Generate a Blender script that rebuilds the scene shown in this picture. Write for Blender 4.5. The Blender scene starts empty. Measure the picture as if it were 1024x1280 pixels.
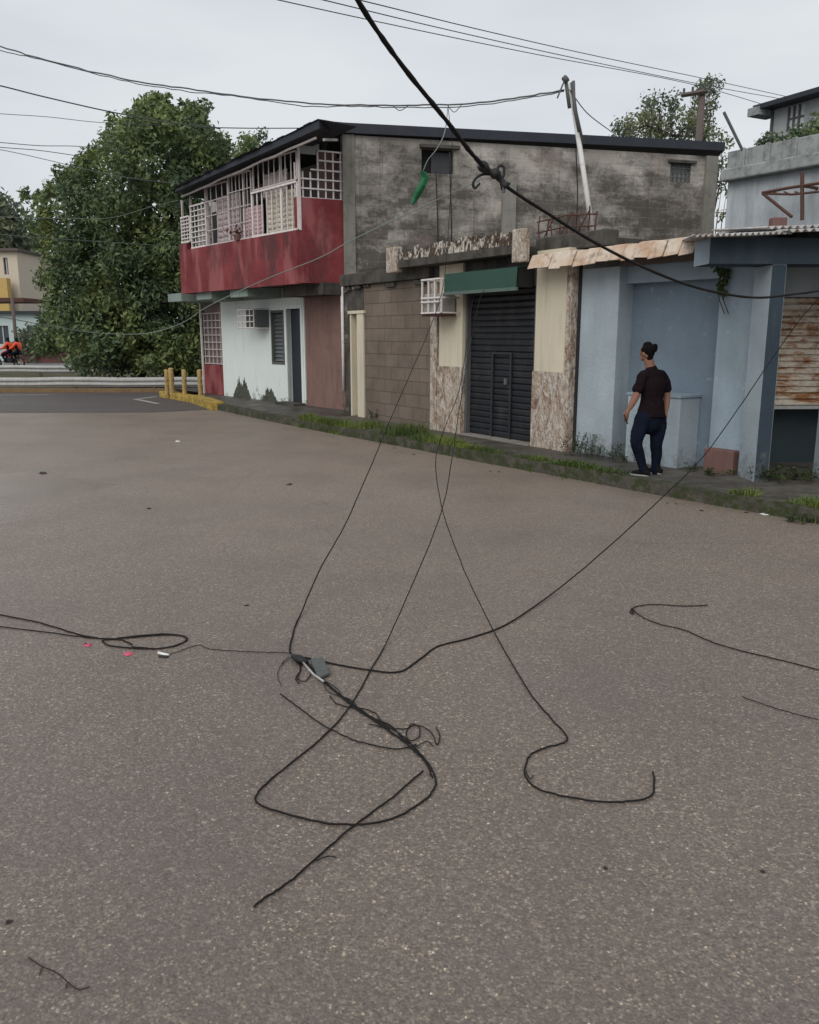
import bpy, bmesh, math, random
from mathutils import Vector as V, Matrix, noise as mnoise
R = random.Random(7)
scene = bpy.context.scene
COL = scene.collection
# ------------------------------------------------------------ camera
F_, HOR, CH = 1050.0, 418.0, 1.85
PIT = math.atan((640-HOR)/F_)
cd = bpy.data.cameras.new("camera"); cam = bpy.data.objects.new("camera", cd); COL.objects.link(cam)
cam.location = (0, 0, CH); cam.rotation_euler = (math.pi/2-PIT, 0, 0)
cd.sensor_fit = 'HORIZONTAL'; cd.sensor_width = 36; cd.lens = 36*F_/1024; cd.clip_start = .05; cd.clip_end = 2000
scene.camera = cam
CP, SP = math.cos(PIT), math.sin(PIT)
def ray(px, py):
    x = (px-512)/F_; y = -(py-640)/F_
    return V((x, CP+y*SP, -SP+y*CP))
C0 = V((0, 0, CH))
def D(px, py, d):                       # point at forward distance d
    r = ray(px, py); return C0+r*(d/r.y)
def G(px, py, z=0.0):                   # point on a level surface
    r = ray(px, py); return C0+r*((z-CH)/r.z)
# ------------------------------------------------------------ objects
ORI = {}
def tag(o, label=None, cat=None, group=None, kind=None):
    if label: o['label'] = label
    if cat: o['category'] = cat
    if group: o['group'] = group
    if kind: o['kind'] = kind
    return o
def thing(name, loc, label, cat, group=None):
    o = bpy.data.objects.new(name, None); COL.objects.link(o); o.location = loc
    o.empty_display_size = .2
    ORI[o.name] = V(loc)
    return tag(o, label, cat, group)
def link(name, me, mat, parent=None, origin=None):
    if parent is not None: org = ORI[parent.name]
    elif origin is not None: org = V(origin)
    else:
        xs = [v.co for v in me.vertices]
        n = max(1, len(xs))
        org = V((sum(v.x for v in xs)/n, sum(v.y for v in xs)/n, min(v.z for v in xs)))
    me.transform(Matrix.Translation(-org))
    o = bpy.data.objects.new(name, me); COL.objects.link(o)
    if mat: 
        if not isinstance(mat, (list, tuple)): mat = [mat]
        for m in mat: me.materials.append(m)
    if parent is not None: o.parent = parent
    else: o.location = org
    ORI[o.name] = org
    return o
def struct(o): o['kind'] = 'structure'; return o
class MB:
    def __init__(s): s.v = []; s.f = []; s.m = []; s.sm = False
    def face(s, pts, m=0):
        b = len(s.v); s.v += [V(p) for p in pts]; s.f.append(list(range(b, b+len(pts)))); s.m.append(m)
    def hexa(s, p, m=0):                # 4 bottom + 4 top
        b = len(s.v); s.v += [V(q) for q in p]
        for q in ((3,2,1,0),(4,5,6,7),(0,1,5,4),(1,2,6,5),(2,3,7,6),(3,0,4,7)):
            s.f.append([b+i for i in q]); s.m.append(m)
        return s
    def box(s, x0, x1, y0, y1, z0, z1, m=0):
        return s.hexa([(x0,y0,z0),(x1,y0,z0),(x1,y1,z0),(x0,y1,z0),(x0,y0,z1),(x1,y0,z1),(x1,y1,z1),(x0,y1,z1)], m)
    def prism(s, pts, z0, z1, m=0):
        n = len(pts); b = len(s.v)
        s.v += [V((p[0], p[1], z0)) for p in pts]+[V((p[0], p[1], z1)) for p in pts]
        s.f.append([b+i for i in range(n-1, -1, -1)]); s.m.append(m)
        s.f.append([b+n+i for i in range(n)]); s.m.append(m)
        for i in range(n):
            j = (i+1) % n; s.f.append([b+i, b+j, b+n+j, b+n+i]); s.m.append(m)
        return s
    def tube(s, pts, r, n=6, cap=True, m=0):
        pts = [V(p) for p in pts]; k = len(pts); b = len(s.v)
        up = V((0, 0, 1)); prev = None
        for i, p in enumerate(pts):
            t = (pts[min(i+1, k-1)]-pts[max(i-1, 0)])
            if t.length < 1e-7: t = V((0, 0, 1))
            t.normalize()
            if prev is None:
                a = t.cross(up)
                if a.length < .05: a = t.cross(V((1, 0, 0)))
            else: a = prev-t*prev.dot(t)
            if a.length < 1e-6: a = t.cross(V((1, .3, 0)))
            a.normalize(); prev = a; c = t.cross(a)
            rr = r(i/(k-1)) if callable(r) else r
            for j in range(n):
                w = 2*math.pi*j/n; s.v.append(p+a*math.cos(w)*rr+c*math.sin(w)*rr)
        for i in range(k-1):
            for j in range(n):
                q = (j+1) % n
                s.f.append([b+i*n+j, b+i*n+q, b+(i+1)*n+q, b+(i+1)*n+j]); s.m.append(m)
        if cap:
            s.f.append([b+j for j in range(n-1, -1, -1)]); s.m.append(m)
            s.f.append([b+(k-1)*n+j for j in range(n)]); s.m.append(m)
        return s
    def mesh(s, name='m', smooth=False, recalc=True):
        me = bpy.data.meshes.new(name); me.from_pydata([tuple(v) for v in s.v], [], s.f)
        for p, m in zip(me.polygons, s.m): p.material_index = m
        if recalc:
            bm = bmesh.new(); bm.from_mesh(me); bmesh.ops.recalc_face_normals(bm, faces=bm.faces); bm.to_mesh(me); bm.free()
        if smooth:
            for p in me.polygons: p.use_smooth = True
        me.update(); return me
    def build(s, name, mat, parent=None, smooth=False, origin=None, recalc=True, bevel=0):
        o = link(name, s.mesh(name, smooth, recalc), mat, parent, origin)
        if bevel:
            md = o.modifiers.new('bevel', 'BEVEL'); md.width = bevel; md.segments = 2; md.limit_method = 'ANGLE'
        return o
class Frame:                            # a vertical plane: s along it, z up, o outward to the street
    def __init__(s, A, B):
        s.O = V((A.x, A.y, 0)); u = V((B.x-A.x, B.y-A.y, 0)); s.L = u.length; s.u = u.normalized()
        s.n = V((s.u.y, -s.u.x, 0))
        if s.n.dot(-s.O) < 0: s.n = -s.n
        s.ang = math.atan2(s.u.y, s.u.x)
    def sz(s, px, py, off=0.0):
        r = ray(px, py); q = s.O+s.n*off
        t = (q-C0).dot(s.n)/r.dot(s.n); P = C0+r*t
        return (P-s.O).dot(s.u), P.z
    def S(s, px, off=0.0, py=440): return s.sz(px, py, off)[0]
    def P(s, a, z, o=0.0): p = s.O+s.u*a+s.n*o; return V((p.x, p.y, z))
    def off(s, o): f = Frame(s.P(0, 0, o), s.P(1, 0, o)); f.u = s.u; f.n = s.n; return f
    def box(s, mb, a0, a1, z0, z1, o0, o1, m=0):
        return mb.hexa([s.P(a0,z0,o0), s.P(a1,z0,o0), s.P(a1,z0,o1), s.P(a0,z0,o1),
                        s.P(a0,z1,o0), s.P(a1,z1,o0), s.P(a1,z1,o1), s.P(a0,z1,o1)], m)
    def wall(s, mb, a0, a1, z0, z1, o0, o1, holes=()):   # wall with rectangular openings (a0,a1,z0,z1)
        xs = sorted({a0, a1, *[min(max(h[i], a0), a1) for h in holes for i in (0, 1)]})
        for i in range(len(xs)-1):
            b0, b1 = xs[i], xs[i+1]
            if b1-b0 < 1e-4: continue
            mid = (b0+b1)/2; zz = z0
            for h in sorted([h for h in holes if h[0] < mid < h[1]], key=lambda h: h[2]):
                if h[2] > zz+1e-3: s.box(mb, b0, b1, zz, h[2], o0, o1)
                zz = h[3]
            if zz < z1-1e-3: s.box(mb, b0, b1, zz, z1, o0, o1)
        bmx = None
        return mb
def smooth_pts(pts, k=6):
    pts = [V(p) for p in pts]; out = []
    q = [pts[0]*2-pts[1]]+pts+[pts[-1]*2-pts[-2]]
    for i in range(1, len(q)-2):
        p0, p1, p2, p3 = q[i-1], q[i], q[i+1], q[i+2]
        for j in range(k):
            t = j/k
            out.append(.5*((2*p1)+(p2-p0)*t+(2*p0-5*p1+4*p2-p3)*t*t+(3*p1-p0-3*p2+p3)*t**3))
    out.append(pts[-1]); return out
# ------------------------------------------------------------ materials
class N:
    def __init__(s, name):
        s.mat = bpy.data.materials.new(name); s.mat.use_nodes = True
        s.t = s.mat.node_tree; s.b = s.t.nodes['Principled BSDF']
        s.tc = s.t.nodes.new('ShaderNodeTexCoord'); s.co = s.tc.outputs['Object']
    def nd(s, ty, **kw):
        n = s.t.nodes.new(ty)
        for k, v in kw.items(): setattr(n, k, v)
        return n
    def put(s, sock, v):
        if isinstance(v, bpy.types.NodeSocket): s.t.links.new(v, sock)
        elif isinstance(v, (tuple, list)) and sock.type == 'RGBA' and len(v) == 3: sock.default_value = (*v, 1)
        else: sock.default_value = v
    def mapping(s, rot=0, scale=(1, 1, 1), loc=(0, 0, 0), vec=None):
        m = s.nd('ShaderNodeMapping'); s.put(m.inputs[0], vec or s.co)
        m.inputs['Rotation'].default_value = (0, 0, rot); m.inputs['Scale'].default_value = scale; m.inputs['Location'].default_value = loc
        return m.outputs[0]
    def noise(s, scale, detail=4, rough=.55, vec=None, dist=0):
        n = s.nd('ShaderNodeTexNoise'); s.put(n.inputs['Vector'], vec or s.co)
        n.inputs['Scale'].default_value = scale; n.inputs['Detail'].default_value = detail
        n.inputs['Roughness'].default_value = rough; n.inputs['Distortion'].default_value = dist
        return n.outputs['Fac']
    def vor(s, scale, vec=None, out='Color', feat='F1', rnd=1):
        n = s.nd('ShaderNodeTexVoronoi', feature=feat); s.put(n.inputs['Vector'], vec or s.co)
        n.inputs['Scale'].default_value = scale; n.inputs['Randomness'].default_value = rnd
        return n.outputs[out]
    def ramp(s, f, stops, interp='LINEAR'):
        n = s.nd('ShaderNodeValToRGB'); s.put(n.inputs[0], f); cr = n.color_ramp; cr.interpolation = interp
        while len(cr.elements) < len(stops): cr.elements.new(.5)
        for e, (p, c) in zip(cr.elements, stops):
            e.position = p; e.color = (c, c, c, 1) if isinstance(c, (int, float)) else (*c, 1)
        return n.outputs[0]
    def mix(s, f, a, b, mode='MIX'):
        n = s.nd('ShaderNodeMix', data_type='RGBA', blend_type=mode, clamp_factor=True)
        s.put(n.inputs[0], f); s.put(n.inputs[6], a); s.put(n.inputs[7], b); return n.outputs[2]
    def math(s, op, a, b=0.0, c=False):
        n = s.nd('ShaderNodeMath', operation=op, use_clamp=c); s.put(n.inputs[0], a); s.put(n.inputs[1], b); return n.outputs[0]
    def sep(s, vec=None):
        n = s.nd('ShaderNodeSeparateXYZ'); s.put(n.inputs[0], vec or s.co); return n.outputs
    def comb(s, x, y, z=0.0):
        n = s.nd('ShaderNodeCombineXYZ'); s.put(n.inputs[0], x); s.put(n.inputs[1], y); s.put(n.inputs[2], z); return n.outputs[0]
    def wallco(s, ang):
        q = s.sep(s.mapping(rot=-ang)); return s.comb(q[0], q[2], 0.0)
    def bump(s, h, strength=.3, dist=.01):
        n = s.nd('ShaderNodeBump'); s.put(n.inputs['Height'], h); n.inputs['Strength'].default_value = strength; n.inputs['Distance'].default_value = dist
        s.t.links.new(n.outputs[0], s.b.inputs['Normal'])
    def done(s, col, rough=.85, spec=.3, metal=0):
        s.put(s.b.inputs['Base Color'], col); s.put(s.b.inputs['Roughness'], rough)
        s.b.inputs['Specular IOR Level'].default_value = spec; s.b.inputs['Metallic'].default_value = metal
        return s.mat
def lin(r, g, b): return tuple(((c/255)/12.92 if c < 10 else ((c/255+.055)/1.055)**2.4) for c in (r, g, b))
def sc(c, k): return tuple(min(1, x*k) for x in c)
def worn(name, c, k=.35, scale=2.5, rough=.85, bump=.15, dirt=(.06, .055, .05), dirtamt=.35, streak=.3, spec=.25, metal=0, lo=.52):
    n = N(name)
    a = n.noise(scale, 6, .6); col = n.mix(a, sc(c, 1-k), sc(c, 1+k))
    st = n.noise(3.2, 5, .6, n.mapping(scale=(3, 3, .25)))
    col = n.mix(n.math('MULTIPLY', n.ramp(st, [(.5, 0), (.72, 1)]), streak), col, dirt)
    col = n.mix(n.math('MULTIPLY', n.ramp(n.noise(scale*1.9, 8, .7), [(lo, 0), (lo+.2, 1)]), dirtamt), col, dirt)
    n.bump(n.noise(28, 6, .65), bump, .02)
    return n.done(col, n.ramp(a, [(0, max(.1, rough-.1)), (1, min(1, rough+.1))]), spec, metal)
def plain(name, c, rough=.6, metal=0, k=.15, scale=8, spec=.4):
    n = N(name); a = n.noise(scale, 5)
    return n.done(n.mix(a, sc(c, 1-k), sc(c, 1+k)), rough, spec, metal)

# asphalt
def asphalt(name, base, speck, wet=True):
    n = N(name)
    big = n.noise(.35, 5, .6); mid = n.noise(1.7, 6, .6)
    c = n.mix(n.ramp(big, [(.35, 0), (.65, 1)]), sc(base, .80), sc(base, 1.2))
    c = n.mix(n.math('MULTIPLY', n.ramp(mid, [(.42, 0), (.75, 1)]), .45), c, sc(base, .74))
    fine = n.noise(60, 5, .75); c = n.mix(n.ramp(fine, [(.3, 0), (.7, 1)]), sc(base, .45), c, 'MIX') if False else n.mix(n.math('MULTIPLY', n.ramp(fine, [(.3, 1), (.6, 0)]), .5), c, sc(base, .4))
    vc = n.vor(95, n.mapping(scale=(1, 1, 1)))
    q = n.sep(vc)
    stone = n.ramp(q[0], [(.72, 0), (.90, 1)]); edge = n.vor(95, None, 'Distance'); 
    stone = n.math('MULTIPLY', stone, n.ramp(edge, [(.38, 1), (.6, 0)]))
    dens = n.ramp(n.noise(3.5, 4), [(.35, .35), (.65, 1)])
    sc_ = n.mix(q[1], sc(speck, .75), sc((speck[0]*1.0, speck[1]*.93, speck[2]*.82), 1.25))
    c = n.mix(n.math('MULTIPLY', n.math('MULTIPLY', stone, dens), .95), c, sc_)
    def cells(sc_v, lo):
        cv = n.sep(n.vor(sc_v, n.mapping(loc=(lo, 0, 0))))[0]
        f = n.ramp(cv, [(0, .40), (.35, .45), (.7, .52), (.86, .68), (1, 1.15)]); return n.math('MULTIPLY', f, 2.0)
    pale = n.ramp(n.math('ADD', n.math('DIVIDE', n.math('SUBTRACT', n.sep()[1], 4.0), 9.0), n.math('MULTIPLY', n.math('SUBTRACT', n.noise(.5, 6, .6), .5), .7)), [(0, 0), (.75, 1)])  # paler farther from the camera: grazing-angle brightening put into the base colour
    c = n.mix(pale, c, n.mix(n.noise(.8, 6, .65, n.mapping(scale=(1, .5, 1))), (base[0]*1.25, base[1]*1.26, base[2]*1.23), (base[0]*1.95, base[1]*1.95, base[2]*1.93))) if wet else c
    fac = n.math('MULTIPLY', cells(130, 0), cells(75, 3)); fac3 = n.comb(fac, fac, fac)
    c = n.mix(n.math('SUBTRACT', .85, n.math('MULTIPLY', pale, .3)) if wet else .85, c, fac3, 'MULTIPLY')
    dark = n.math('MULTIPLY', n.ramp(q[2], [(.84, 0), (.95, 1)]), .55)
    c = n.mix(dark, c, sc(base, .35))
    vb = n.vor(42); qb = n.sep(vb); eb = n.vor(42, None, 'Distance')
    c = n.mix(n.math('MULTIPLY', n.math('MULTIPLY', n.ramp(qb[0], [(.93, 0), (.98, 1)]), n.ramp(eb, [(.2, 1), (.45, 0)])), .45), c, sc(speck, .9))
    c = n.mix(n.math('MULTIPLY', n.ramp(n.noise(34, 6, .8), [(.50, 0), (.66, 1)]), .5), c, sc(speck, .72))
    c = n.mix(n.math('MULTIPLY', n.ramp(n.noise(110, 3, .7, n.mapping(loc=(2, 5, 1))), [(.54, 0), (.68, 1)]), .55), c, sc(speck, .8))
    c = n.mix(.35, c, n.mix(n.noise(1.3, 3), (base[0]*1.02, base[1]*1.02, base[2]*.92), (base[0]*1.0, base[1]*.96, base[2]*1.06)))
    c = n.mix(n.math('MULTIPLY', n.ramp(n.noise(.9, 4, .5, n.mapping(loc=(7, 3, 0))), [(.45, 0), (.7, 1)]), .3), c, sc((base[0]*.9, base[1]*.93, base[2]*1.05), .8))
    # thin cracks
    cr = n.vor(.55, n.mapping(vec=n.mix(.12, n.co, n.nd('ShaderNodeTexNoise').outputs['Color'])), 'Distance', 'DISTANCE_TO_EDGE')
    c = n.mix(n.math('MULTIPLY', n.ramp(cr, [(0, 1), (.006, 0)]), n.math('MULTIPLY', n.ramp(mid, [(.5, 0), (.6, 1)]), .35)), c, sc(base, .4))
    n.bump(n.math('ADD', n.math('MULTIPLY', edge, -.6), n.math('MULTIPLY', fine, .8)), .55, .008)
    wetm = n.ramp(n.noise(.28, 3, .5, n.mapping(loc=(3.1, .7, 0))), [(.45, 0), (.62, 1)])
    wp = G(-70, 625)
    q_ = n.sep(); dx = n.math('DIVIDE', n.math('SUBTRACT', q_[0], wp.x), 2.5); dy = n.math('DIVIDE', n.math('SUBTRACT', q_[1], wp.y), 3.2)
    dd = n.math('ADD', n.math('ADD', n.math('MULTIPLY', dx, dx), n.math('MULTIPLY', dy, dy)), n.math('MULTIPLY', n.noise(.9, 5), 1.2))
    film = n.ramp(dd, [(.9, 1), (1.5, 0)])
    r = n.math('SUBTRACT', .56 if wet else .75, n.math('MULTIPLY', wetm, .14))
    r = n.math('SUBTRACT', r, n.math('MULTIPLY', film, .26 if wet else 0.0))
    return n.done(c, r, .5)
M = {}
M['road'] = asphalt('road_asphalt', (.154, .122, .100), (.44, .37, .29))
M['oldroad'] = asphalt('old_asphalt', (.088, .073, .068), (.2, .19, .18), False)
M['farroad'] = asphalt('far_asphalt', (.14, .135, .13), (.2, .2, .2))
def walkmat():
    n = N('wet_pavement'); a = n.noise(1.4, 6, .65)
    c = n.mix(n.ramp(a, [(.35, 0), (.65, 1)]), (.045, .038, .032), (.115, .10, .088))
    c = n.mix(n.math('MULTIPLY', n.ramp(n.noise(4.5, 8, .7), [(.5, 0), (.62, 1)]), .6), c, (.028, .035, .012))
    n.bump(n.noise(22, 6), .4, .02)
    return n.done(c, n.ramp(a, [(.35, .35), (.6, .8)]), .4)
M['walk'] = walkmat()
def kerbmat(name, c1, moss):
    n = N(name); a = n.noise(5, 7, .7)
    c = n.mix(n.ramp(a, [(.35, 0), (.65, 1)]), sc(c1, .55), sc(c1, 1.2))
    c = n.mix(n.math('MULTIPLY', n.ramp(n.noise(7, 7, .7), [(.45, 0), (.56, 1)]), moss), c, (.03, .042, .010))
    n.bump(n.noise(30, 6), .6, .02); return n.done(c, .85, .3)
M['kerb'] = kerbmat('mossy_kerb_concrete', (.085, .075, .062), .85)
M['ykerb'] = kerbmat('yellow_kerb_paint', (.46, .31, .07), .45)
M['ypost'] = worn('yellow_post_paint', (.46, .32, .12), .4, 7, .8, dirtamt=.85, lo=.46)
def groundmat():
    n = N('verge_soil'); a = n.noise(.5, 8, .7)
    return n.done(n.mix(n.ramp(a, [(.4, 0), (.6, 1)]), (.05, .065, .028), (.10, .08, .055)), .95, .1)
M['soil'] = groundmat()

def greywall(ang):
    n = N('mouldy_block_wall'); w = n.wallco(ang); q = n.sep(w)
    br = n.nd('ShaderNodeTexBrick'); n.put(br.inputs['Vector'], w)
    br.inputs['Color1'].default_value = (.12, .12, .12, 1); br.inputs['Color2'].default_value = (.85, .85, .85, 1); br.inputs['Mortar'].default_value = (.5, .5, .5, 1)
    br.inputs['Scale'].default_value = 1; br.inputs['Brick Width'].default_value = .46; br.inputs['Row Height'].default_value = .23
    br.inputs['Mortar Size'].default_value = .018; br.inputs['Mortar Smooth'].default_value = .6
    base = n.mix(n.ramp(n.noise(1.3, 6, .6), [(.35, 0), (.65, 1)]), (.26, .235, .205), (.48, .44, .39))
    # height from wall base (object z): cleaner near the top, mould below
    h = n.math('DIVIDE', n.math('SUBTRACT', q[1], 3.4), 3.4, True)
    nz = n.noise(1.0, 7, .62, n.mapping(scale=(.8, .8, 1.5))); nz2 = n.noise(3.0, 7, .72, n.mapping(scale=(.6, .6, 1.7)))
    mold = n.math('SUBTRACT', n.math('ADD', n.math('MULTIPLY', nz, 1.5), n.math('MULTIPLY', nz2, .62)), n.math('MULTIPLY', n.math('POWER', h, 1.3), .60))
    mold = n.math('ADD', mold, n.math('MULTIPLY', n.math('SUBTRACT', br.outputs[0], .5), .22))
    mold = n.math('ADD', mold, n.math('MULTIPLY', n.math('SUBTRACT', n.noise(14, 6, .7), .5), .5))
    mk = n.ramp(mold, [(.63, 0), (1.0, 1)])
    c = n.mix(n.math('MULTIPLY', mk, .84), base, (.052, .045, .040))
    c = n.mix(n.math('MULTIPLY', br.outputs['Fac'], n.math('MULTIPLY', n.ramp(nz2, [(.42, 0), (.62, 1)]), .38)), c, (.22, .205, .185))
    st = n.ramp(n.noise(2.2, 5, .6, n.mapping(scale=(4.5, 4.5, .10))), [(.58, 0), (.72, 1)])
    c = n.mix(n.math('MULTIPLY', st, .5), c, (.035, .03, .028))
    pk = n.ramp(n.noise(1.1, 3, .5, n.mapping(loc=(5, 2, 1))), [(.6, 0), (.7, 1)])
    c = n.mix(n.math('MULTIPLY', pk, .25), c, (.34, .26, .23))
    n.bump(n.math('ADD', n.noise(30, 6), n.math('MULTIPLY', br.outputs['Fac'], -.25)), .5, .02)
    return n.done(c, .92, .2)
def brownblock(ang):
    n = N('brown_block_wall'); w = n.wallco(ang)
    br = n.nd('ShaderNodeTexBrick'); n.put(br.inputs['Vector'], w)
    br.inputs['Color1'].default_value = (.165, .130, .103, 1); br.inputs['Color2'].default_value = (.195, .156, .124, 1); br.inputs['Mortar'].default_value = (.115, .092, .075, 1)
    br.inputs['Scale'].default_value = 1; br.inputs['Brick Width'].default_value = .5; br.inputs['Row Height'].default_value = .245
    br.inputs['Mortar Size'].default_value = .010; br.inputs['Mortar Smooth'].default_value = .3
    c = n.mix(n.math('MULTIPLY', n.ramp(n.noise(1.5, 7, .65), [(.42, 0), (.68, 1)]), .5), br.outputs[0], (.075, .062, .052))
    n.bump(n.math('ADD', n.noise(40, 5), n.math('MULTIPLY', br.outputs['Fac'], -1.2)), .5, .02)
    return n.done(c, .92, .2)
def redmat():
    n = N('faded_red_paint'); a = n.noise(1.2, 6, .65)
    c = n.mix(n.ramp(a, [(.35, 0), (.65, 1)]), (.14, .020, .023), (.235, .046, .050))
    c = n.mix(n.math('MULTIPLY', n.ramp(n.noise(1.6, 4, .5, n.mapping(scale=(1.6, 1.6, .5))), [(.50, 0), (.60, 1)]), .6), c, (.32, .11, .11))
    d = n.ramp(n.noise(1.3, 7, .7, n.mapping(scale=(1, 1, .45), loc=(2, 0, 0))), [(.50, 0), (.62, 1)])
    c = n.mix(n.math('MULTIPLY', d, .8), c, (.065, .030, .030))
    n.bump(n.noise(25, 6), .3, .02); return n.done(c, .75, .3)
M['red'] = redmat()
def whitewall():
    n = N('white_wall_paint'); z = n.sep()[2]
    c = n.mix(n.noise(2, 6), (.60, .66, .62), (.72, .76, .73))
    low = n.math('SUBTRACT', n.noise(4.5, 6, .6), n.math('MULTIPLY', z, .55))
    c = n.mix(n.math('MULTIPLY', n.ramp(low, [(.36, 0), (.46, 1)]), .8), c, (.10, .115, .075))
    c = n.mix(n.math('MULTIPLY', n.ramp(n.noise(3, 6, .6, n.mapping(scale=(3, 3, .3))), [(.55, 0), (.7, 1)]), .2), c, (.3, .3, .24))
    n.bump(n.noise(20, 5), .2, .02); return n.done(c, .8, .3)
M['white'] = whitewall()
M['mould'] = worn('black_mould_plaster', (.10, .11, .085), .6, 12, .95, dirtamt=.9, dirt=(.02, .022, .016), lo=.42)
M['green_conc'] = worn('greenish_beam_concrete', (.22, .27, .24), .3, 2, .85, dirtamt=.6)
M['dark_conc'] = worn('dark_stained_concrete', (.085, .078, .068), .4, 2, .9, dirtamt=.75, dirt=(.02, .018, .015), lo=.45)
M['grey_conc'] = worn('grey_concrete', (.24, .225, .20), .3, 2, .9, dirtamt=.5)
M['pink'] = worn('pink_brown_plaster', (.21, .125, .105), .25, 1.6, .85, dirtamt=.4, streak=.4)
M['cream'] = worn('cream_paint', (.58, .52, .40), .12, 1.5, .75, dirtamt=.18, streak=.2, lo=.6)
M['ochre'] = worn('ochre_paint', (.44, .34, .20), .2, 2, .8, dirtamt=.3)
M['roofdark'] = worn('dark_roof_metal', (.028, .032, .042), .3, 2, .6, dirtamt=.3, spec=.3)
M['bars'] = worn('white_bar_paint', (.70, .65, .63), .2, 6, .6, dirtamt=.3, dirt=(.25, .13, .08))
M['barsdim'] = worn('dusty_bar_paint', (.50, .45, .44), .2, 6, .6, dirtamt=.3, dirt=(.2, .12, .08))
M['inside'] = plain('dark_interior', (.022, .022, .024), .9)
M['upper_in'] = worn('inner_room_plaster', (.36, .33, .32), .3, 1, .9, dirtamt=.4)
M['glass'] = plain('dull_glass', (.05, .055, .06), .15, spec=.6)
M['shut'] = None
def shutmat():
    n = N('charcoal_shutter'); a = n.noise(2, 6, .6)
    c = n.mix(a, (.011, .012, .015), (.026, .028, .034))
    c = n.mix(n.math('MULTIPLY', n.ramp(n.noise(4, 7, .75, n.mapping(scale=(1, 1, .5))), [(.50, 0), (.7, 1)]), .45), c, (.085, .075, .065))
    return n.done(c, .55, .4)
M['shut'] = shutmat()
def flaky(name):
    n = N(name); v = n.mapping(scale=(1, 1, .62))
    d = n.noise(6, 8, .72, v, .8)
    c = n.ramp(d, [(.34, (.17, .105, .075)), (.44, (.36, .26, .19)), (.50, (.46, .37, .29)), (.57, (.60, .54, .47)), (.66, (.34, .225, .17))])
    for k_, (sc_n, ds, am) in enumerate(((5, 1.5, .85), (11, 1.0, .6))):
        e = n.noise(sc_n, 4, .6, n.mapping(scale=(1.3, 1.3, .5), loc=(k_*3, 1, 2)), ds)
        c = n.mix(n.math('MULTIPLY', n.ramp(e, [(.47, 0), (.495, 1), (.515, 0)]), am), c, (.11, .07, .05) if k_ == 0 else (.66, .62, .57))
    n.bump(n.math('ADD', n.math('MULTIPLY', e, 2), d), .9, .04); return n.done(c, .7, .35)
M['flaky'] = flaky('flaky_veined_stone')
M['awning'] = worn('green_awning_cloth', (.030, .075, .058), .25, 2, .75, dirtamt=.35)
M['awnlip'] = worn('green_awning_lip', (.10, .14, .12), .2, 4, .75)
def bluemat(name, c, stain=.25, spots=.5):
    n = N(name); a = n.noise(.9, 6, .6)
    col = n.mix(n.ramp(a, [(.3, 0), (.7, 1)]), sc(c, .82), sc(c, 1.15))
    col = n.mix(n.math('MULTIPLY', n.ramp(n.noise(1.3, 7, .65, n.mapping(scale=(2, 2, .4))), [(.48, 0), (.7, 1)]), stain), col, (.10, .12, .13))
    z = n.sep()[2]
    low = n.math('SUBTRACT', n.noise(6, 7, .7), n.math('MULTIPLY', z, .5))
    col = n.mix(n.math('MULTIPLY', n.ramp(low, [(.33, 0), (.5, 1)]), .55), col, (.14, .14, .12))
    col = n.mix(n.math('MULTIPLY', n.ramp(n.noise(9, 5, .7, n.mapping(loc=(1, 2, 3))), [(.62, 0), (.7, 1)]), spots), col, (.42, .44, .43))
    n.bump(n.noise(24, 6), .3, .02); return n.done(col, .8, .25)
M['blue'] = bluemat('chalky_blue_paint', (.262, .322, .368))
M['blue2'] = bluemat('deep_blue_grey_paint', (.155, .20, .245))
M['blue3'] = bluemat('pale_blue_paint', (.35, .405, .44))
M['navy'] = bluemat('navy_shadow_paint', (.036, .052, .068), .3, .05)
M['brick'] = worn('red_brick_step', (.17, .092, .082), .3, 5, .85)
M['greyblue'] = bluemat('weathered_pale_wall', (.42, .45, .47), .45)
M['parapet'] = worn('weathered_parapet', (.30, .315, .31), .3, 2.2, .9, dirtamt=.65, lo=.48, dirt=(.06, .065, .055))
def corr():
    n = N('weathered_roof_sheet'); a = n.noise(2.2, 6, .7)
    c = n.mix(n.ramp(a, [(.4, 0), (.6, 1)]), (.26, .255, .25), (.52, .50, .48))
    c = n.mix(n.math('MULTIPLY', n.ramp(n.noise(1.5, 7, .7, n.mapping(loc=(4, 0, 0))), [(.5, 0), (.62, 1)]), .6), c, (.33, .22, .17))
    return n.done(c, .6, .4)
M['corr'] = corr()
def rustshut():
    n = N('rusty_shutter_paint'); a = n.noise(2.6, 7, .75, n.mapping(scale=(1, 1, 4)))
    c = n.mix(n.noise(8, 4), (.50, .42, .33), (.68, .62, .53))
    c = n.mix(n.ramp(a, [(.47, 0), (.58, 1)]), c, (.30, .13, .045))
    c = n.mix(n.math('MULTIPLY', n.ramp(n.noise(5, 7, .7), [(.52, 0), (.66, 1)]), .8), c, (.16, .065, .03))
    return n.done(c, .8, .3)
M['rustshut'] = rustshut()
M['rust'] = worn('rusty_steel', (.10, .050, .038), .4, 9, .9)
def tilem():
    n = N('faded_terracotta'); a = n.noise(2.5, 6, .7)
    c = n.mix(n.ramp(a, [(.38, 0), (.62, 1)]), (.46, .31, .21), (.60, .52, .43))
    c = n.mix(n.math('MULTIPLY', n.ramp(n.noise(8, 6, .7), [(.52, 0), (.68, 1)]), .7), c, (.16, .10, .07))
    return n.done(c, .85, .3)
M['tile'] = tilem()
M['cable'] = plain('black_cable_sheath', (.016, .014, .013), .75, k=.3, scale=20, spec=.15)
M['wire'] = plain('grey_aerial_wire', (.08, .085, .09), .6)
M['palewire'] = plain('pale_aerial_wire', (.17, .20, .18), .6)
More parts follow.
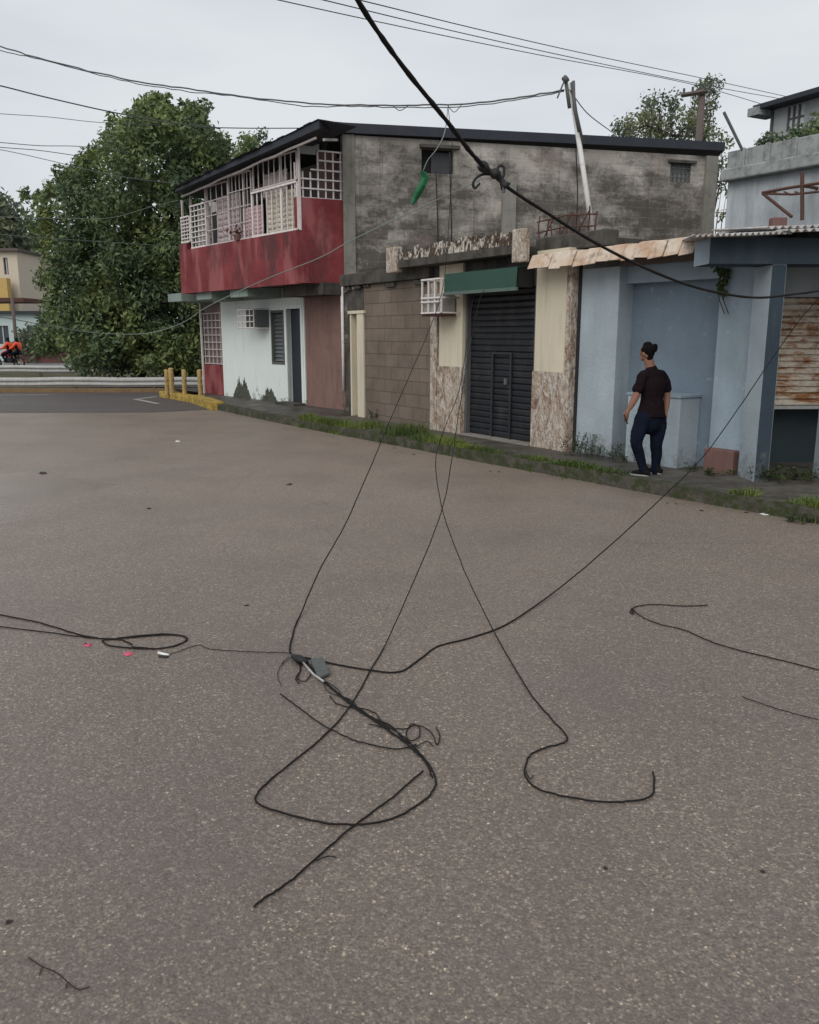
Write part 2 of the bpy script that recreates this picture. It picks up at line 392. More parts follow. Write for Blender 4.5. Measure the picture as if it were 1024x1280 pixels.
M['palepole'] = worn('white_pipe', (.66, .65, .63), .15, 6, .5, dirtamt=.3)
M['darkpole'] = worn('dark_steel_pipe', (.10, .10, .10), .3, 8, .6)
M['wood'] = worn('weathered_wood', (.13, .10, .09), .3, 5, .9, streak=.5)
M['galv'] = worn('galvanised_steel', (.40, .40, .385), .2, 3, .5, dirtamt=.3, dirt=(.18, .12, .08))
M['skin'] = plain('brown_skin', (.23, .115, .08), .6, spec=.2)
M['hair'] = plain('black_hair', (.006, .005, .005), .85, scale=60, spec=.08)
M['shirt'] = worn('black_maroon_shirt', (.013, .008, .010), .4, 4, .9, .7, dirtamt=.1, streak=0, spec=.05)
M['jeans'] = worn('dark_blue_jeans', (.007, .010, .020), .5, 5, .9, .8, dirtamt=.1, streak=0, spec=.05)
M['shoe'] = plain('black_shoe', (.008, .008, .008), .85, spec=.1)
M['sole'] = plain('pale_sole', (.30, .30, .29), .8)
M['orange'] = plain('orange_jacket', (.78, .10, .035), .7)
M['black'] = plain('matt_black', (.012, .012, .013), .6)
M['rubber'] = plain('tyre_rubber', (.02, .02, .02), .85)
M['redpaint'] = plain('red_motorcycle_paint', (.45, .03, .04), .3)
M['rag'] = worn('green_cloth', (.02, .125, .055), .3, 9, .8, streak=.1, dirtamt=.1)
M['pinkcloth'] = plain('pink_cloth', (.68, .46, .49), .9)
M['palecloth'] = plain('pale_board', (.42, .44, .44), .8)
M['acbox'] = worn('beige_unit_casing', (.34, .32, .29), .2, 8, .6)
M['pinkbit'] = plain('pink_plastic', (.55, .09, .15), .5)
M['whitebit'] = plain('white_plastic', (.72, .72, .70), .5)
M['greybox'] = plain('grey_plastic', (.10, .105, .10), .75, k=.35, scale=30, spec=.2)
M['leafbit'] = plain('dead_leaf', (.03, .022, .016), .8)
M['hcream'] = plain('cream_house_wall', (.55, .48, .38), .9)
M['hyellow'] = plain('yellow_house_wall', (.50, .34, .12), .9)
M['hteal'] = plain('pale_green_wall', (.42, .50, .48), .9)
M['hpink'] = plain('dusty_red_wall', (.22, .10, .09), .9)
M['hgrey'] = plain('grey_render', (.40, .42, .46), .9)
M['marking'] = worn('worn_white_marking', (.42, .40, .38), .3, 9, .85, dirtamt=.8, lo=.45)
def leafmat(name, a, b, c):
    n = N(name); g = n.nd('ShaderNodeNewGeometry'); r = g.outputs['Random Per Island']
    col = n.ramp(r, [(0, a), (.55, b), (1, c)])
    col = n.mix(n.ramp(n.noise(.6, 4, .6), [(.46, .0), (.60, .8)]), col, (c[0]*1.35, c[1]*1.25, c[2]*1.0))
    col = n.mix(n.ramp(n.noise(.9, 3, .5, n.mapping(loc=(9, 4, 2))), [(.48, .0), (.62, .55)]), col, sc(a, .7))
    n.b.inputs['Transmission Weight'].default_value = 0
    m = n.done(col, .55, .35)
    tr = n.nd('ShaderNodeBsdfTranslucent'); n.put(tr.inputs[0], col)
    mx = n.nd('ShaderNodeMixShader'); mx.inputs[0].default_value = .25
    out = n.t.nodes['Material Output']
    n.t.links.new(n.b.outputs[0], mx.inputs[1]); n.t.links.new(tr.outputs[0], mx.inputs[2]); n.t.links.new(mx.outputs[0], out.inputs[0])
    return m
M['leaf'] = leafmat('tree_leaves', (.064, .098, .058), (.10, .148, .074), (.17, .22, .09))
M['leaf2'] = leafmat('far_tree_leaves', (.085, .11, .085), (.12, .15, .10), (.18, .20, .12))
M['weed'] = leafmat('weed_leaves', (.03, .06, .018), (.06, .10, .022), (.10, .15, .03))
M['grass'] = leafmat('kerb_grass', (.045, .068, .02), (.075, .12, .025), (.14, .19, .05))
M['bark'] = worn('bark', (.06, .048, .038), .4, 9, .95)

# ------------------------------------------------------------ ground, road, pavement
mb = MB(); mb.face([(-400, -60, -.03), (400, -60, -.03), (400, 700, -.03), (-400, 700, -.03)]); struct(mb.build('ground', M['soil']))
ymed = G(100, 491).y
mb = MB(); mb.face([(-60, -12, 0), (30, -12, 0), (30, 22, 0), (0, ymed+3, 0), (-60, ymed+.2, 0)]); struct(mb.build('road', M['road'], origin=(0, 0, 0)))
e0 = G(-300, 519); e1 = G(0, 516); e2 = G(190, 515.5); e3 = G(262, 512); e4 = G(200, 494)
mb = MB(); mb.face([(e0.x, e0.y, .005), (e1.x, e1.y, .005), (e2.x, e2.y, .005), (e3.x, e3.y, .005), (e3.x+1.0, e3.y+5, .005), (e4.x+.5, ymed+.1, .005), (-60, ymed+.1, .005), (-60, e0.y, .005)])
struct(mb.build('side_road', M['oldroad'], origin=(0, 0, 0)))
def sheet(name, pts, mat, z):
    mb = MB(); mb.face([(p.x, p.y, z) for p in pts]); return struct(mb.build(name, mat, origin=(0, 0, 0)))
def strip(a, b, w):
    pts = [G(*a), G(*b)]; t = (pts[1]-pts[0]).normalized(); n = V((-t.y, t.x, 0))*w/2
    return [pts[0]-n, pts[1]-n, pts[1]+n, pts[0]+n]
mb = MB()
for a, b in (((168, 499), (198, 505)), ((173, 499), (196, 496)), ((-40, 494.5), (62, 493.5))):
    mb.face([(p.x, p.y, .010) for p in strip(a, b, .16)])
struct(mb.build('road_marking', M['marking'], origin=(0, 0, 0)))
fr0 = G(0, 459).y
mb = MB(); mb.face([(-120, fr0, 0), (-6, fr0, 0), (-6, fr0+22, 0), (-120, fr0+22, 0)]); struct(mb.build('far_road', M['farroad'], origin=(0, 0, 0)))

kerb_px = [(1500, 742), (1180, 683), (1024, 655), (850, 624), (700, 596), (600, 577.5), (500, 558), (400, 539), (340, 527), (300, 518.5), (265, 511)]
KP = [G(*p) for p in kerb_px]
KS = smooth_pts(KP, 8)
def jitter_line(pts, amp): 
    return [V((p.x+R.uniform(-amp, amp), p.y+R.uniform(-amp, amp), p.z)) for p in pts]
KZ = .15
inner = [G(200, 492.5), G(206, 485), G(240, 484)]
mb = MB()
back = [V((6, 45, 0)), V((30, 45, 0)), V((30, 3, 0))]
def inset(p, q, w):
    t = (q-p).normalized(); return V((t.y, -t.x, 0))*w
poly = []
for i, p in enumerate(KS):
    a = KS[max(0, i-1)]; b = KS[min(len(KS)-1, i+1)]; poly.append(p+inset(a, b, .17))
yk = [G(262, 508), G(236, 498.5), G(199, 492.5), G(199, 487)]
mb.face([(p.x, p.y, KZ-.006) for p in poly+[yk[1]+V((.3, .4, 0)), yk[2]+V((.4, .4, 0)), V((yk[3].x, 29, 0))]+back])
struct(mb.build('pavement', M['walk'], origin=(0, 0, 0)))
mb = MB()
KJ = jitter_line(KS, .012)
for i in range(len(KJ)-1):
    a, b = KJ[i], KJ[i+1]
    na = inset(KS[max(0, i-1)], KS[min(len(KS)-1, i+1)], .18); nb = inset(KS[i], KS[min(len(KS)-1, i+2)], .18)
    za = KZ+R.uniform(-.008, .006)
    if i == 0: z_prev = za
    zb = KZ+R.uniform(-.008, .006)
    mb.face([(a.x, a.y, -.02), (b.x, b.y, -.02), (b.x, b.y, zb), (a.x, a.y, z_prev)])
    mb.face([(a.x, a.y, z_prev), (b.x, b.y, zb), (b.x+nb.x, b.y+nb.y, KZ+.002), (a.x+na.x, a.y+na.y, KZ+.002)])
    z_prev = zb
struct(mb.build('kerb', M['kerb'], origin=(0, 0, 0), recalc=False))
mb = MB()
def kerb_run(mb, pts, w, z1, m=0):
    for a, b in zip(pts, pts[1:]):
        t = (b-a).normalized(); n = V((t.y, -t.x, 0))*w
        mb.hexa([(a.x, a.y, -.02), (b.x, b.y, -.02), (b.x+n.x, b.y+n.y, -.02), (a.x+n.x, a.y+n.y, -.02), (a.x, a.y, z1), (b.x, b.y, z1), (b.x+n.x, b.y+n.y, z1), (a.x+n.x, a.y+n.y, z1)], m)
ykp = [G(263, 512.5), G(238, 503.5), G(234, 501)]
kerb_run(mb, [G(264, 512.8), G(237, 503.2)], .35, .21)
kerb_run(mb, [G(235.5, 503), G(199, 496.5)], .32, .185)
o = mb.build('yellow_kerb', M['ykerb'], origin=(0, 0, 0), bevel=.03); struct(o)
# median kerb below the rail
mb = MB(); mb.box(-60, -6.6, ymed+.1, ymed+.35, -.02, .13); struct(mb.build('median_kerb', worn('ochre_median_kerb', (.20, .13, .07), .3, 2, .9, dirtamt=.6), origin=(0, 0, 0)))

# ------------------------------------------------------------ two-storey house
F1 = Frame(G(278, 494, KZ), G(430, 512.3, KZ))
root = thing('two_storey_house', F1.P(F1.L/2, 0), 'two-storey corner house with red balcony front and bare mouldy block side', 'house')
B1 = root
S = F1.S
def col_at(px): return F1.S(px)
sW0, sW1, sP1 = S(278), S(381), S(431)
zTop = F1.sz(378, 371)[1]; zSl = zTop+.30
OV = 1.05
F2 = F1.off(OV)
zb = F2.sz(372, 352)[1]; zr = F2.sz(372, 287)[1]
s2a, s2b = F2.S(226, 0, 350), F2.S(372, 0, 350)
# ground floor white wall with openings
win = (S(340), S(356), F1.sz(340, 455)[1], F1.sz(340, 388)[1])
door = (S(359.5), S(377), .15, F1.sz(360, 386)[1])
mb = MB(); F1.wall(mb, sW0, sW1, 0, zTop, -.22, 0, [win, door]); mb.build('front_wall', M['white'], root)
mb = MB(); F1.box(mb, sW1+.003, sP1, 0, zTop+.02, -.22, -.03); mb.build('side_bay_wall', M['pink'], root)
# corner pier with grille window
sC0 = S(252)
mb = MB(); F1.box(mb, sC0, sW0-.003, 0, F1.sz(262, 456)[1], -.3, -.05); mb.build('corner_wall', M['red'], root)
mb = MB(); F1.box(mb, sC0, sW0-.003, F1.sz(262, 456)[1]+.02, zTop, -.3, -.16); mb.build('corner_panel', worn('dim_pink_panel', (.20, .145, .14), .3, 3, .9), root)
mb = MB()
zc0, zc1 = F1.sz(262, 455)[1], F1.sz(262, 392)[1]
for i in range(6):
    a = sC0+.02+(sW0-sC0-.06)*i/5; F1.box(mb, a, a+.025, zc0, zc1, -.12, -.095)
for i in range(8):
    z = zc0+(zc1-zc0)*i/7; F1.box(mb, sC0+.02, sW0-.02, z, z+.025, -.094, -.075)
mb.build('window_grille', M['barsdim'], root)
mb = MB(); F1.box(mb, sC0-.02, sC0+.02, 0, zTop, -.05, -.0); mb.build('corner_pipe', M['bars'], root)
# side wall of the house facing left and the interior
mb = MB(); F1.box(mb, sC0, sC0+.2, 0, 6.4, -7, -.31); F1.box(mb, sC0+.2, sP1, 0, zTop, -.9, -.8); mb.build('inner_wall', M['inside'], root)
# window + door
mb = MB()
for a, b in ((win[0], win[0]+.05), (win[1]-.05, win[1])): F1.box(mb, a, b, win[2], win[3], -.15, .012)
F1.box(mb, win[0]+.05, win[1]-.05, win[2], win[2]+.06, -.15, .012); F1.box(mb, win[0]+.05, win[1]-.05, win[3]-.06, win[3], -.15, .012)
fw = mb.build('window', M['greybox'], root)
mb = MB()
for i in range(12):
    z = win[2]+.08+(win[3]-win[2]-.16)*i/12; mb.face([F1.P(win[0]+.05, z, -.06), F1.P(win[1]-.05, z, -.06), F1.P(win[1]-.05, z+.10, -.12), F1.P(win[0]+.05, z+.10, -.12)])
mb.build('louvre', plain('grey_louvre', (.13, .14, .145), .4), fw)
mb = MB(); F1.box(mb, door[0]-.09, door[0], door[2], door[3]+.09, -.10, .02); F1.box(mb, door[1], door[1]+.09, door[2], door[3]+.09, -.10, .02)
F1.box(mb, door[0], door[1], door[3], door[3]+.09, -.10, .02)
fr = mb.build('door_frame', M['white'], root)
mb = MB(); F1.box(mb, door[0]+.005, door[1]-.005, door[2]+.02, door[3]-.005, -.16, -.12); dd = mb.build('door', plain('dark_blue_door', (.018, .022, .030), .5), root)
mb = MB(); F1.box(mb, door[1]-.12, door[1]-.09, 1.1, 1.22, -.12, -.07); mb.build('handle', M['galv'], dd)
mb = MB(); F1.box(mb, door[0]-.1, door[1]+.15, 0.10, .20, .02, .35); mb.build('door_step', M['dark_conc'], root)
# peeled patches on the white wall (irregular low relief)
for (px0, px1, ytop, seed) in ((290, 312, 473, 1), (326, 345, 485, 4)):
    mb = MB(); rr = random.Random(seed); a0, a1 = S(px0), S(px1); zt = F1.sz(px0, ytop)[1]
    prof = []
    k = 60
    for i in range(k+1):
        t = i/k; h = (math.sin(math.pi*t)**.8)*(zt-.15)*(1+.28*rr.uniform(-1, 1)-.25*math.sin(t*9)**2)+.15
        prof.append((a0+(a1-a0)*t, max(.16, h)))
    for (a, h), (b, g) in zip(prof, prof[1:]):
        mb.hexa([F1.P(a, .1, .001), F1.P(b, .1, .001), F1.P(b, .1, .012), F1.P(a, .1, .012), F1.P(a, h, .001), F1.P(b, g, .001), F1.P(b, g, .012), F1.P(a, h, .012)])
    mb.build('peeled_patch', M['mould'], root)
# beams / slab under the balcony
mb = MB()
F1.box(mb, sC0-.1, sP1, zTop+.003, zb-.003, -.22, .0)
for px in (262, 300, 345):
    a = S(px); F1.box(mb, a-.55, a+.35, zTop+.02, zb-.004, .001, OV-.12)
mb.build('balcony_beam', M['green_conc'], root)
mb = MB(); F1.box(mb, S(381), S(431), zTop-.02, zb-.006, .002, .55); mb.build('side_beam', M['dark_conc'], root)
mb = MB(); F1.box(mb, s2a+.02, s2b-.01, zb, zb+.10, -.2, OV-.10); mb.build('floor_slab', M['dark_conc'], root)
# balcony front
mb = MB(); F2.box(mb, s2a, s2b, zb-.04, zr, -.12, 0); mb.build('balcony_wall', M['red'], root)
A3 = F1.P(sP1+.02, 0); Cn = F2.P(s2b, 0)
FS = Frame(Cn, A3)                      # balcony side
if FS.n.y > 0: FS.n = -FS.n
zs = FS.sz(400, 248)[1]
mb = MB(); FS.box(mb, 0.002, FS.L, zb-.02, zs, -.12, 0); mb.build('balcony_wall', M['red'], root)
# left return of the balcony
mb = MB(); F2.box(mb, s2a-.0, s2a+.12, zb-.04, zr+.18, -OV, -.121); F2.box(mb, s2a-.001, s2a+.5, zr+.003, zr+.16, -.12, -.001); mb.build('balcony_wall', M['red'], root)
# roof
d3 = A3.y; zroof = D(433, 168, d3).z; zrt = D(433, 158, d3-.3).z
EndR = D(897, 190, d3*1.12)
F3 = Frame(A3, V((EndR.x, EndR.y, 0)))
if F3.n.y > 0: F3.n = -F3.n
L3 = F3.L
# upper side wall
w1 = (F3.S(527, 0, 200), F3.S(567, 0, 200), F3.sz(545, 217)[1], F3.sz(545, 186)[1])
w2 = (F3.S(838, 0, 215), F3.S(864, 0, 215), F3.sz(850, 228)[1], F3.sz(850, 204)[1])
ztR = zroof
mb = MB(); F3.wall(mb, .0, L3, 0, ztR, -.2, 0, [w1, w2])
M['greywall'] = greywall(F3.ang)
me = mb.mesh('side_wall'); o = link('side_wall', me, M['greywall'], root)
# shift texture so z counts from the shop roof: use object origin at root; handled by mould height below
M['pier'] = worn('pale_grey_pier', (.22, .21, .18), .25, 2, .9, dirtamt=.55)
mb = MB(); F3.box(mb, .0, .26, zb-.2, ztR, .002, .06); mb.build('wall_pier', M['pier'], root)
mb = MB(); F3.box(mb, L3-.32, L3, 0, ztR, .002, .07); mb.build('wall_pier', M['pier'], root)
mb = MB(); a = F3.S(627, .0, 250); F3.box(mb, a, a+.32, 3.0, F3.sz(635, 225)[1], .002, .10); mb.build('wall_pier', M['grey_conc'], root)
for w, nm in ((w1, 'dark'), (w2, 'grille')):
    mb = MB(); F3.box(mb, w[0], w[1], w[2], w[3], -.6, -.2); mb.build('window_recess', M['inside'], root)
mb = MB(); F3.box(mb, w1[0]-.05, w1[1]+.12, w1[3], w1[3]+.07, 0.002, .12); mb.build('window_lintel', M['dark_conc'], root)
mb = MB(); a = w1[0]; F3.box(mb, a+.25, w1[1]-.02, w1[2]+.02, w1[3]-.06, -.12, -.09); mb.build('window_board', plain('dark_board', (.045, .047, .052), .7), root)
mb = MB(); F3.box(mb, w2[0]-.08, w2[1]+.1, w2[3], w2[3]+.06, 0.002, .08); mb.build('window_lintel', M['dark_conc'], root)
mb = MB()
for i in range(6):
    a = w2[0]+(w2[1]-w2[0])*i/5; F3.box(mb, a-.012, a+.012, w2[2], w2[3], -.06, -.04)
for i in range(5):
    z = w2[2]+(w2[3]-w2[2])*i/4; F3.box(mb, w2[0], w2[1], z-.012, z+.012, -.039, -.02)
gw = mb.build('window_grille', M['darkpole'], root)
mb = MB(); F3.box(mb, w2[0], w2[1], w2[2], w2[3], -.19, -.14); mb.build('pane', plain('pale_pane', (.35, .36, .36), .4), root)
# roof slab polygon (metal sheet on frame) slightly overhanging
FE = F2.off(.32); zt = FE.sz(399, 150)[1]; ztB = FE.sz(219, 236)[1]; rA = FE.P(FE.S(399, 0, 150), zt)
def atz(px, py, z): return G(px, py, z)
rB = FE.P(FE.S(219, 0, 236), ztB); rC = atz(903, 176, zt+0.0)
pts = [rB, rA, V((rC.x, rC.y, 0)), V((rC.x+1.0, rC.y+9, 0)), V((rB.x+3, rB.y+10, 0))]
pK = F3.P(.05, 0, .12); rK = D(433, 153, pK.y); pR = F3.P(L3+.12, 0, .12); rC = D(903, 177.5, pR.y)
rC = V((pR.x, pR.y, rC.z))
mb = MB()
nn = [V((rB.x, rB.y, ztB)), V((rA.x, rA.y, zt)), V((pK.x, pK.y, rK.z)), V((rC.x, rC.y, rC.z)), V((rC.x+1, rC.y+9, rC.z)), V((rB.x+3, rB.y+10, ztB+.2))]
th = [.07, .15, .20, .19, .19, .1]
n5 = 6; b = 0
mb.v = [p-V((0, 0, t)) for p, t in zip(nn, th)]+nn
mb.f = [[5, 4, 3, 2, 1, 0], [6, 7, 8, 9, 10, 11]]+[[i, (i+1) % 6, 6+(i+1) % 6, 6+i] for i in range(6)]; mb.m = [0]*8
roof = mb.build('roof', M['roofdark'], root)
# ragged sheet laps along the eave edge and little things on the roof
mb = MB()
for k in range(26):
    t0 = k/26; t1 = (k+1.04)/26; p = nn[0].lerp(nn[1], t0); q = nn[0].lerp(nn[1], t1); dz = R.uniform(0.004, .03); o_ = F1.n*R.uniform(.02, .10)
    mb.hexa([p-o_*-.3+V((0, 0, .004)), q-o_*-.3+V((0, 0, .004)), q-F1.n*.9+V((0, 0, .004)), p-F1.n*.9+V((0, 0, .004)), p+o_+V((0, 0, dz)), q+o_+V((0, 0, dz)), q-F1.n*.9+V((0, 0, .03)), p-F1.n*.9+V((0, 0, .03))])
mb.build('roof_sheet', M['roofdark'], roof)
mb = MB()
for t, l, h in ((.12, .3, .05), (.35, .15, .07), (.47, .25, .04), (.52, .6, .06), (.7, .2, .05), (.86, .3, .04)):
    p = nn[2].lerp(nn[3], t)+V((0, .4, 0)); mb = MB(); mb.box(p.x, p.x+l, p.y, p.y+.2, p.z-.01, p.z+h); mb.build('roof_debris', M['roofdark'], roof)
# pale gutter under the eave
mb = MB(); p, q = nn[0]+V((.1, .25, -.14)), nn[1]+V((-.1, .3, -.26)); mb.tube([p.lerp(q, i/12)+V((0, 0, R.uniform(-.015, .015))) for i in range(13)], .025); mb.build('eave_batten', M['barsdim'], root)
mb = MB(); mb.tube([nn[1]+V((.05, .35, -.28)), V((A3.x-.1, A3.y-.05, ztR-.12))], .03); mb.build('eave_batten', M['bars'], root)
# upper storey inner wall
mb = MB(); F1.box(mb, sC0, sP1, zb+.1, zt-.2, -.5, -.35)
mb.build('inner_wall', M['upper_in'], root)
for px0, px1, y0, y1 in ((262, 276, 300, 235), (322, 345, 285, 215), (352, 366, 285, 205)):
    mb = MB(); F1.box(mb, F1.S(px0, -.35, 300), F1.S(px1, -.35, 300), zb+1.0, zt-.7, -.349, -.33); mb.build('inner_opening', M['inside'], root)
# balcony grilles, front: each panel a part
def ztop_at(s): 
    P = F2.P(s, 0); f_ = max(0, min(1, (s-s2a)/(s2b-s2a))); return ztB+(zt-ztB)*f_-.19
def panel(frame, a0, a1, z0, z1, nv, nh, r=.014, mat='bars', o=-.05, parent=root, rail=True):
    mb = MB(); tz = z1 if not callable(z1) else None
    for i in range(nv+1):
        a = a0+(a1-a0)*i/nv; w = r*1.7 if i in (0, nv) else r
        frame.box(mb, a-w, a+w, z0, (tz if tz else z1(a)), o-w, o+w)
    for j in range(nh+1):
        z_ = z0+(((tz or z1(a0))-z0))*j/nh; w = r*1.7 if j in (0, nh) else r
        frame.box(mb, a0, a1, z_-w, z_+w, o+w+.001, o+w+.001+2*r)
    return mb.build('balcony_grille', M[mat], parent)
q = lambda px: F2.S(px, 0, 300)
zt2 = min(ztop_at(q(240)), ztop_at(q(340)))
panel(F2, q(226), q(236), zr+.2, zt2-.5, 3, 7, .011)
panel(F2, q(238), q(256.5), zr+.02, zt2-.28, 4, 8, .011, 'bars')
panel(F2, q(257), q(285), zr+.02, ztop_at(q(262)), 4, 4, .009, 'barsdim')
panel(F2, q(286), q(314), zr+.02, ztop_at(q(290)), 6, 4, .009, 'barsdim')
zpan = F2.sz(345, 233)[1]
panel(F2, q(315), q(371), zr+.02, zpan, 9, 1, .012, 'bars')
panel(F2, q(317), q(371), zpan+.05, ztop_at(q(330)), 8, 1, .009, 'barsdim')
for px in (226, 237, 257, 285, 303, 349, 371.5):
    mb = MB(); F2.box(mb, q(px)-.022, q(px)+.022, zr, ztop_at(q(px)), -.11, -.065); mb.build('balcony_post', M['bars' if px > 300 else 'barsdim'], root)
# side grille with a broken corner
mb = MB(); z0 = zs; z1 = FS.sz(420, 190)[1]; ns, nh = 6, 5
for i in range(ns+1):
    a = FS.L*(.02+.96*i/ns); topz = z1 if i > 2 else (z0+(z1-z0)*(.72 if i == 0 else .55))
    FS.box(mb, a-.014, a+.014, z0, topz, -.08, -.05)
for j in range(nh+1):
    z = z0+(z1-z0)*j/nh
    s0 = 0 if j < 3 else FS.L*(.34 if j == 3 else .5)
    FS.box(mb, s0, FS.L, z-.015, z+.015, -.049, -.02)
mb.build('balcony_grille', M['bars'], root)
mb = MB(); FS.box(mb, FS.L*.55, FS.L-.01, z0, ztR-.3, -.32, -.30); mb.build('side_screen', worn('dim_rose_panel', (.18, .11, .11), .3, 3), root)
# hangings on the balcony
def cloth(frame, a0, a1, z0, z1, o, mat, label, cat, name, wav=.05, n=24):
    mb = MB(); rows = 8
    for i in range(n):
        for j in range(rows):
            def pt(ii, jj):
                a = a0+(a1-a0)*ii/n; z = z1+(z0-z1)*jj/rows
                return frame.P(a+.01*math.sin(jj*.5+ii*.3), z, o+wav*math.sin(ii*.9+.08*jj)*(.5+.5*jj/rows))
            mb.face([pt(i, j), pt(i+1, j), pt(i+1, j+1), pt(i, j+1)])
    ob = mb.build(name, mat, smooth=True); md = ob.modifiers.new('t', 'SOLIDIFY'); md.thickness = .006
    return tag(ob, label, cat)
cloth(F2, q(289), q(314), zr+.05, zt2-.55, -.35, M['pinkcloth'], 'pale pink cloth hanging behind the balcony bars', 'curtain', 'curtain')
cloth(F2, q(239), q(256), zr+.05, ztop_at(q(247))-.35, -.22, worn('grey_mesh_cloth', (.42, .39, .39), .3, 4), 'grey mesh screen behind the leftmost square balcony grille', 'screen', 'screen')
cloth(F2, q(260), q(287), zr+.05, ztop_at(q(270))-.25, -.30, worn('dusty_rose_cloth', (.50, .42, .42), .3, 3), 'dusty grey-pink curtain left of the pale pink cloth on the balcony', 'curtain', 'curtain')
cloth(F2, q(318), q(347), zpan-.1, ztop_at(q(330))-.2, -.30, worn('taupe_cloth', (.52, .46, .45), .3, 3), 'taupe cloth hanging above the tall white barred panel', 'curtain', 'curtain')
cloth(F2, q(322), q(362), zr+.05, zpan-.05, -.28, worn('cream_cloth', (.62, .56, .46), .3, 3), 'cream curtain behind the tall white barred panel of the balcony', 'curtain', 'curtain')
mb = MB(); a0, z_ = FS.sz(374, 190, -.3); a1, z2 = FS.sz(399, 176, -.3); FS.box(mb, a0, a1, z_-.02, z2, -.35, -.31)
tag(mb.build('board', M['palecloth']), 'pale board propped under the roof edge at the balcony corner', 'board')
# flower pot on the rail
pr = F2.P(q(298), zr+.0, .02)
pt_ = thing('potted_plant', pr, 'small reddish potted plant on the red balcony wall', 'plant')
mb = MB(); mb.tube([pr+V((0, 0, .0)), pr+V((0, 0, .12))], lambda t: .07+.03*t, 10); mb.build('pot', M['brick'], pt_)
mb = MB()
for k in range(40):
    c = pr+V((R.gauss(0, .14), R.gauss(0, .08), .16+abs(R.gauss(0, .06)))); d = V((R.uniform(-1, 1), R.uniform(-1, 1), R.uniform(-.3, 1))).normalized()*.07; e = d.cross(V((0, 0, 1))).normalized()*.03
    mb.face([c-d, c+e, c+d, c-e])
mb.build('leaves', plain('reddish_leaves', (.16, .06, .05), .7), pt_)
# ------------------------------------------------------------ air conditioner on the white wall
ac0 = F1.sz(318, 409); ac1 = F1.sz(338, 388)
r0 = thing('air_conditioner', F1.P((ac0[0]+ac1[0])/2, ac0[1]), 'small caged air conditioner on the white wall beside the louvre window', 'air conditioner')
aA, aB = F1.S(325), F1.S(338)
mb = MB(); F1.box(mb, aA, aB, ac0[1], ac1[1]+.05, .002, .38); mb.build('casing', plain('dark_ac_casing', (.10, .105, .11), .6), r0, bevel=.01)
mb = MB()
for k in range(7): 
    z = ac0[1]+.04+(ac1[1]-ac0[1]-.04)*k/7; F1.box(mb, aA+.02, aB-.02, z, z+.02, .381, .40)
mb.build('grille', M['greybox'], r0)
mb = MB(); e0_, e1_ = F1.S(318), aB+.02
for i in range(5):
    a = e0_+(aB-e0_)*i/4; F1.box(mb, a-.01, a+.01, ac0[1]-.02, ac1[1]+.02, .43, .45)
for j in range(4):
    z = ac0[1]-.02+(ac1[1]-ac0[1]+.04)*j/3; F1.box(mb, e0_, aB, z-.01, z+.01, .451, .47)
for a in (e0_, aB):
    for z in (ac0[1]-.03, ac1[1]+.03): F1.box(mb, a-.012, a+.012, z-.012, z+.012, .001, .46)
mb.build('cage', M['bars'], r0)

# ------------------------------------------------------------ shop building
def vp_line(px, py, vpx, px2): return (px2, HOR+(py-HOR)*(px2-vpx)/(px-vpx))
FB = Frame(G(*vp_line(668, 557, -170, 436), KZ), G(668, 557, KZ))
S4 = FB.S
Z4 = lambda px, py, o=0: FB.sz(px, py, o)[1]
root = thing('shop_building', FB.P(FB.L/2, 0), 'single-storey shop with charcoal shutter, cream pillars and bare block wall', 'building')
SH = root
zcan = Z4(640, 318)                    # underside of the canopy slab
M['block'] = brownblock(FB.ang)
s_l, s_d0, s_d1, s_b1 = S4(434), S4(439), S4(456), S4(541)
s_p0, s_p1, s_s0, s_s1, s_q1 = S4(541), S4(579), S4(580), S4(668), S4(716)
# left bit with doorway
zdt = Z4(447, 392)
mb = MB(); FB.wall(mb, s_l, s_d1, 0, zcan-.3, -.25, -.02, [(s_d0, s_d1-.0, .0, zdt)]); mb.build('doorway_wall', M['dark_conc'], root)
mb = MB(); a = (s_d0+s_d1)/2+.02; FB.box(mb, s_d0, a, .15, zdt, -.2, -.14); dr = mb.build('door', M['ochre'], root)
mb = MB(); FB.box(mb, a, s_d1, .15, zdt, -.16, .03); FB.box(mb, s_d0-.04, s_d1+.05, zdt, zdt+.06, -.14, .05); FB.box(mb, s_d0, s_d0+.06, .15, zdt, -.139, .02); mb.build('door_frame', M['cream'], root)
mb = MB(); FB.box(mb, s_d1+.003, s_b1-.003, 0, zcan-.24, -.25, 0); mb.build('block_wall', M['block'], root)
mb = MB(); FB.box(mb, s_l-.1, s_p0, zcan-.235, zcan+.0, -.3, .10)
for k in range(10):
    a = s_l+(s_p0-s_l)*R.random(); FB.box(mb, a, a+R.uniform(.1, .4), zcan-.235-R.uniform(.02, .10), zcan-.237, -.02, .06)
mb.build('lintel_beam', M['dark_conc'], root, bevel=.02)
# drain pipe at the seam
p0 = F1.P(S(430.5), 0, .03); mb = MB(); mb.tube([V((p0.x, p0.y, .6)), V((p0.x+.0, p0.y, 1.6)), V((p0.x-.01, p0.y, 3.0))], .035, 8); tag(mb.build('drain_pipe', M['bars'], smooth=True), 'thin white drain pipe at the seam between house and shop', 'pipe')
